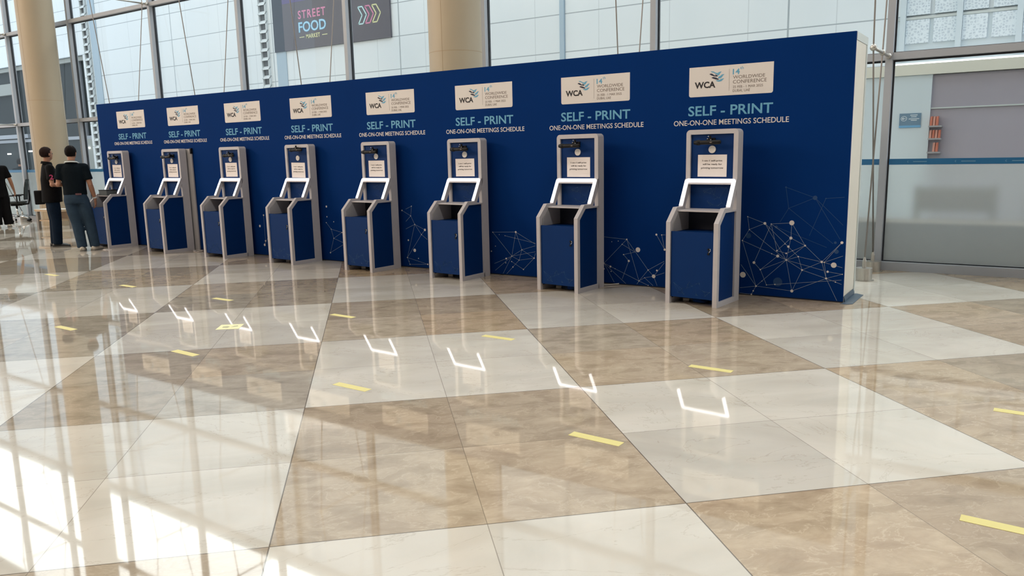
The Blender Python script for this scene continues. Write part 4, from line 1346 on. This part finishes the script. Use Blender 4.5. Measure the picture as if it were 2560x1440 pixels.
def strap(p, pts, r, m, name, label=None):
    o = MB().tube(pts, r, 8).build(name, m, p, smooth=True)
    if label: tag(o, label)
    return o


# left of the two men: turned to the right, forearm forward
A_ = person((-12.94, -.86, 0), R(-20), 'man in black polo with pink mark on sleeve and black shoes, left of two', dict(
    head_turn=30, girth=1.13, hair='hairbrown', shirt='shirtblack', trousers='jeansdark', shoe='shoeblack', hem=.80, flare=1.08, waist=.95, legw=1.14,
    arms=[((-.195, 0, 1.395), (-.255, .0, 1.12), (-.12, .22, 1.11), (.35, .9, .1), (.6, -.2, -.7)), ((.195, 0, 1.395), (.265, .00, 1.11), (.20, .25, 1.10), (-.15, .95, .15), (-.7, 0, -.7))],
    thumb=(-1, 1),
    legs=[((-.085, 0, .86), (-.095, .01, .47), (-.10, -.02, .085), (.05, 1, 0)), ((.085, 0, .86), (.075, .02, .47), (.07, .0, .085), (.25, 1, 0))]))
pm = text_mesh('2', .060, .085, .03, .004)
o = link_mesh('sleeve_print', pm, M['pinkmark'], A_, (.316, -.032, 1.200))
o.rotation_euler = (R(-14), 0, R(90))
# shoulder bag at his left hip
a = R(-20)
bagp = Vector((-12.94, -.86, 0)) + Vector((math.cos(a) * -.20 + math.sin(a) * .16, math.sin(a) * -.20 - math.cos(a) * .16, 0))
bg = empty('shoulder_bag', (bagp.x, bagp.y, .76), a)
tag(bg, 'black shoulder bag hanging at the left hip of the left man', 'bag')
MB().box(-.045, .028, -.09, .07, 0, .25).build('bag_body', M['black'], bg, bevel=.02)
MB().box(-.052, -.0455, -.08, .06, .11, .245).build('flap', M['shirtblack'], bg)
MB().tube([(0, .06, .24), (-.01, .08, .42), (.0, .11, .56), (.045, .16, .715)], .010, 8).build('strap', M['black'], bg, smooth=True)

# right of the two men: seen from behind
B_ = person((-11.94, -.96, 0), R(50), 'man in navy shirt, grey jeans and white shoes seen from behind, right of two', dict(
    head_turn=-10, nod=-6, hair='hair', shirt='shirtnavy', trousers='jeansgrey', shoe='shoewhite', hem=.945, flare=.97, waist=.99, nape=1.575, legw=1.18,
    arms=[((-.182, 0, 1.40), (-.235, -.02, 1.125), (-.13, .20, 1.13), (.5, .8, .15), (.7, -.3, -.6)), ((.182, 0, 1.40), (.245, -.02, 1.11), (.275, .07, .865), (.0, .12, -1), (-1, .1, 0))],
    thumb=(-1, 1),
    legs=[((-.085, 0, .86), (-.03, .02, .47), (.02, -.03, .085), (-.12, 1, 0)), ((.095, 0, .86), (.16, .04, .47), (.21, .0, .085), (.35, 1, 0))]))
strap(B_, [(-.104, .0, 1.472), (-.086, -.066, 1.490), (-.05, -.103, 1.496), (0, -.117, 1.498), (.05, -.103, 1.496), (.086, -.066, 1.490), (.104, .0, 1.472), (.08, .10, 1.38), (.03, .15, 1.20)], .011, M['lanyard'], 'lanyard', 'pale lanyard around the neck')
MB().tube([(.2705, .055, .905), (.2735, .064, .885)], .033, 16).build('wristwatch', M['lanyard'], B_)
MB().box(.03, .12, -.131, -.124, .945, .975).build('belt_patch', mat('belt_leather', (.10, .04, .05), .6), B_)
for s, x in ((-1, -.13), (1, .03)):
    MB().box(x, x + .11, -.138, -.128, .80, .805).build('pocket_seam', M['jeansdark'], B_)

C_ = person((-18.85, .80, 0), R(88), 'person in loose black clothes and white shoes cut by the left edge', dict(
    head_turn=20, hair='hair', shirt='shirtblack', trousers='shirtblack', shoe='shoewhite', hem=.70, flare=1.15, waist=.98, sleeve=.80, legw=1.45, nape=1.50,
    arms=[((-.19, 0, 1.38), (-.25, .02, 1.11), (-.20, .20, .98), (.3, .9, -.1), (.7, 0, -.5)), ((.19, 0, 1.38), (.27, -.04, 1.10), (.35, .02, .86), (.25, .2, -.9), (-.6, .6, 0))],
    thumb=(-1, 1),
    legs=[((-.085, 0, .86), (-.09, .01, .47), (-.10, -.02, .085), (.1, 1, 0)), ((.085, 0, .86), (.11, .0, .47), (.13, -.04, .085), (.45, 1, 0))]))

D_ = person((-22.9, 3.2, -.04), R(40), 'dark-clothed person outside, seen over the frosted film behind the office chair', dict(
    head_turn=0, hair='hair', shirt='shirtnavy', trousers='jeansdark', shoe='shoeblack', hem=.82, flare=1.04, sleeve=1.75, scale=.95,
    arms=[((-.20, 0, 1.40), (-.27, .0, 1.12), (-.20, .18, 1.0), (.3, .9, 0), (.7, 0, -.5)), ((.20, 0, 1.40), (.27, .0, 1.12), (.20, .18, 1.0), (-.3, .9, 0), (-.7, 0, -.5))],
    thumb=(-1, 1),
    legs=[((-.085, 0, .86), (-.09, .01, .47), (-.10, -.02, .085), (0, 1, 0)), ((.085, 0, .86), (.09, .01, .47), (.10, -.02, .085), (0, 1, 0))]))
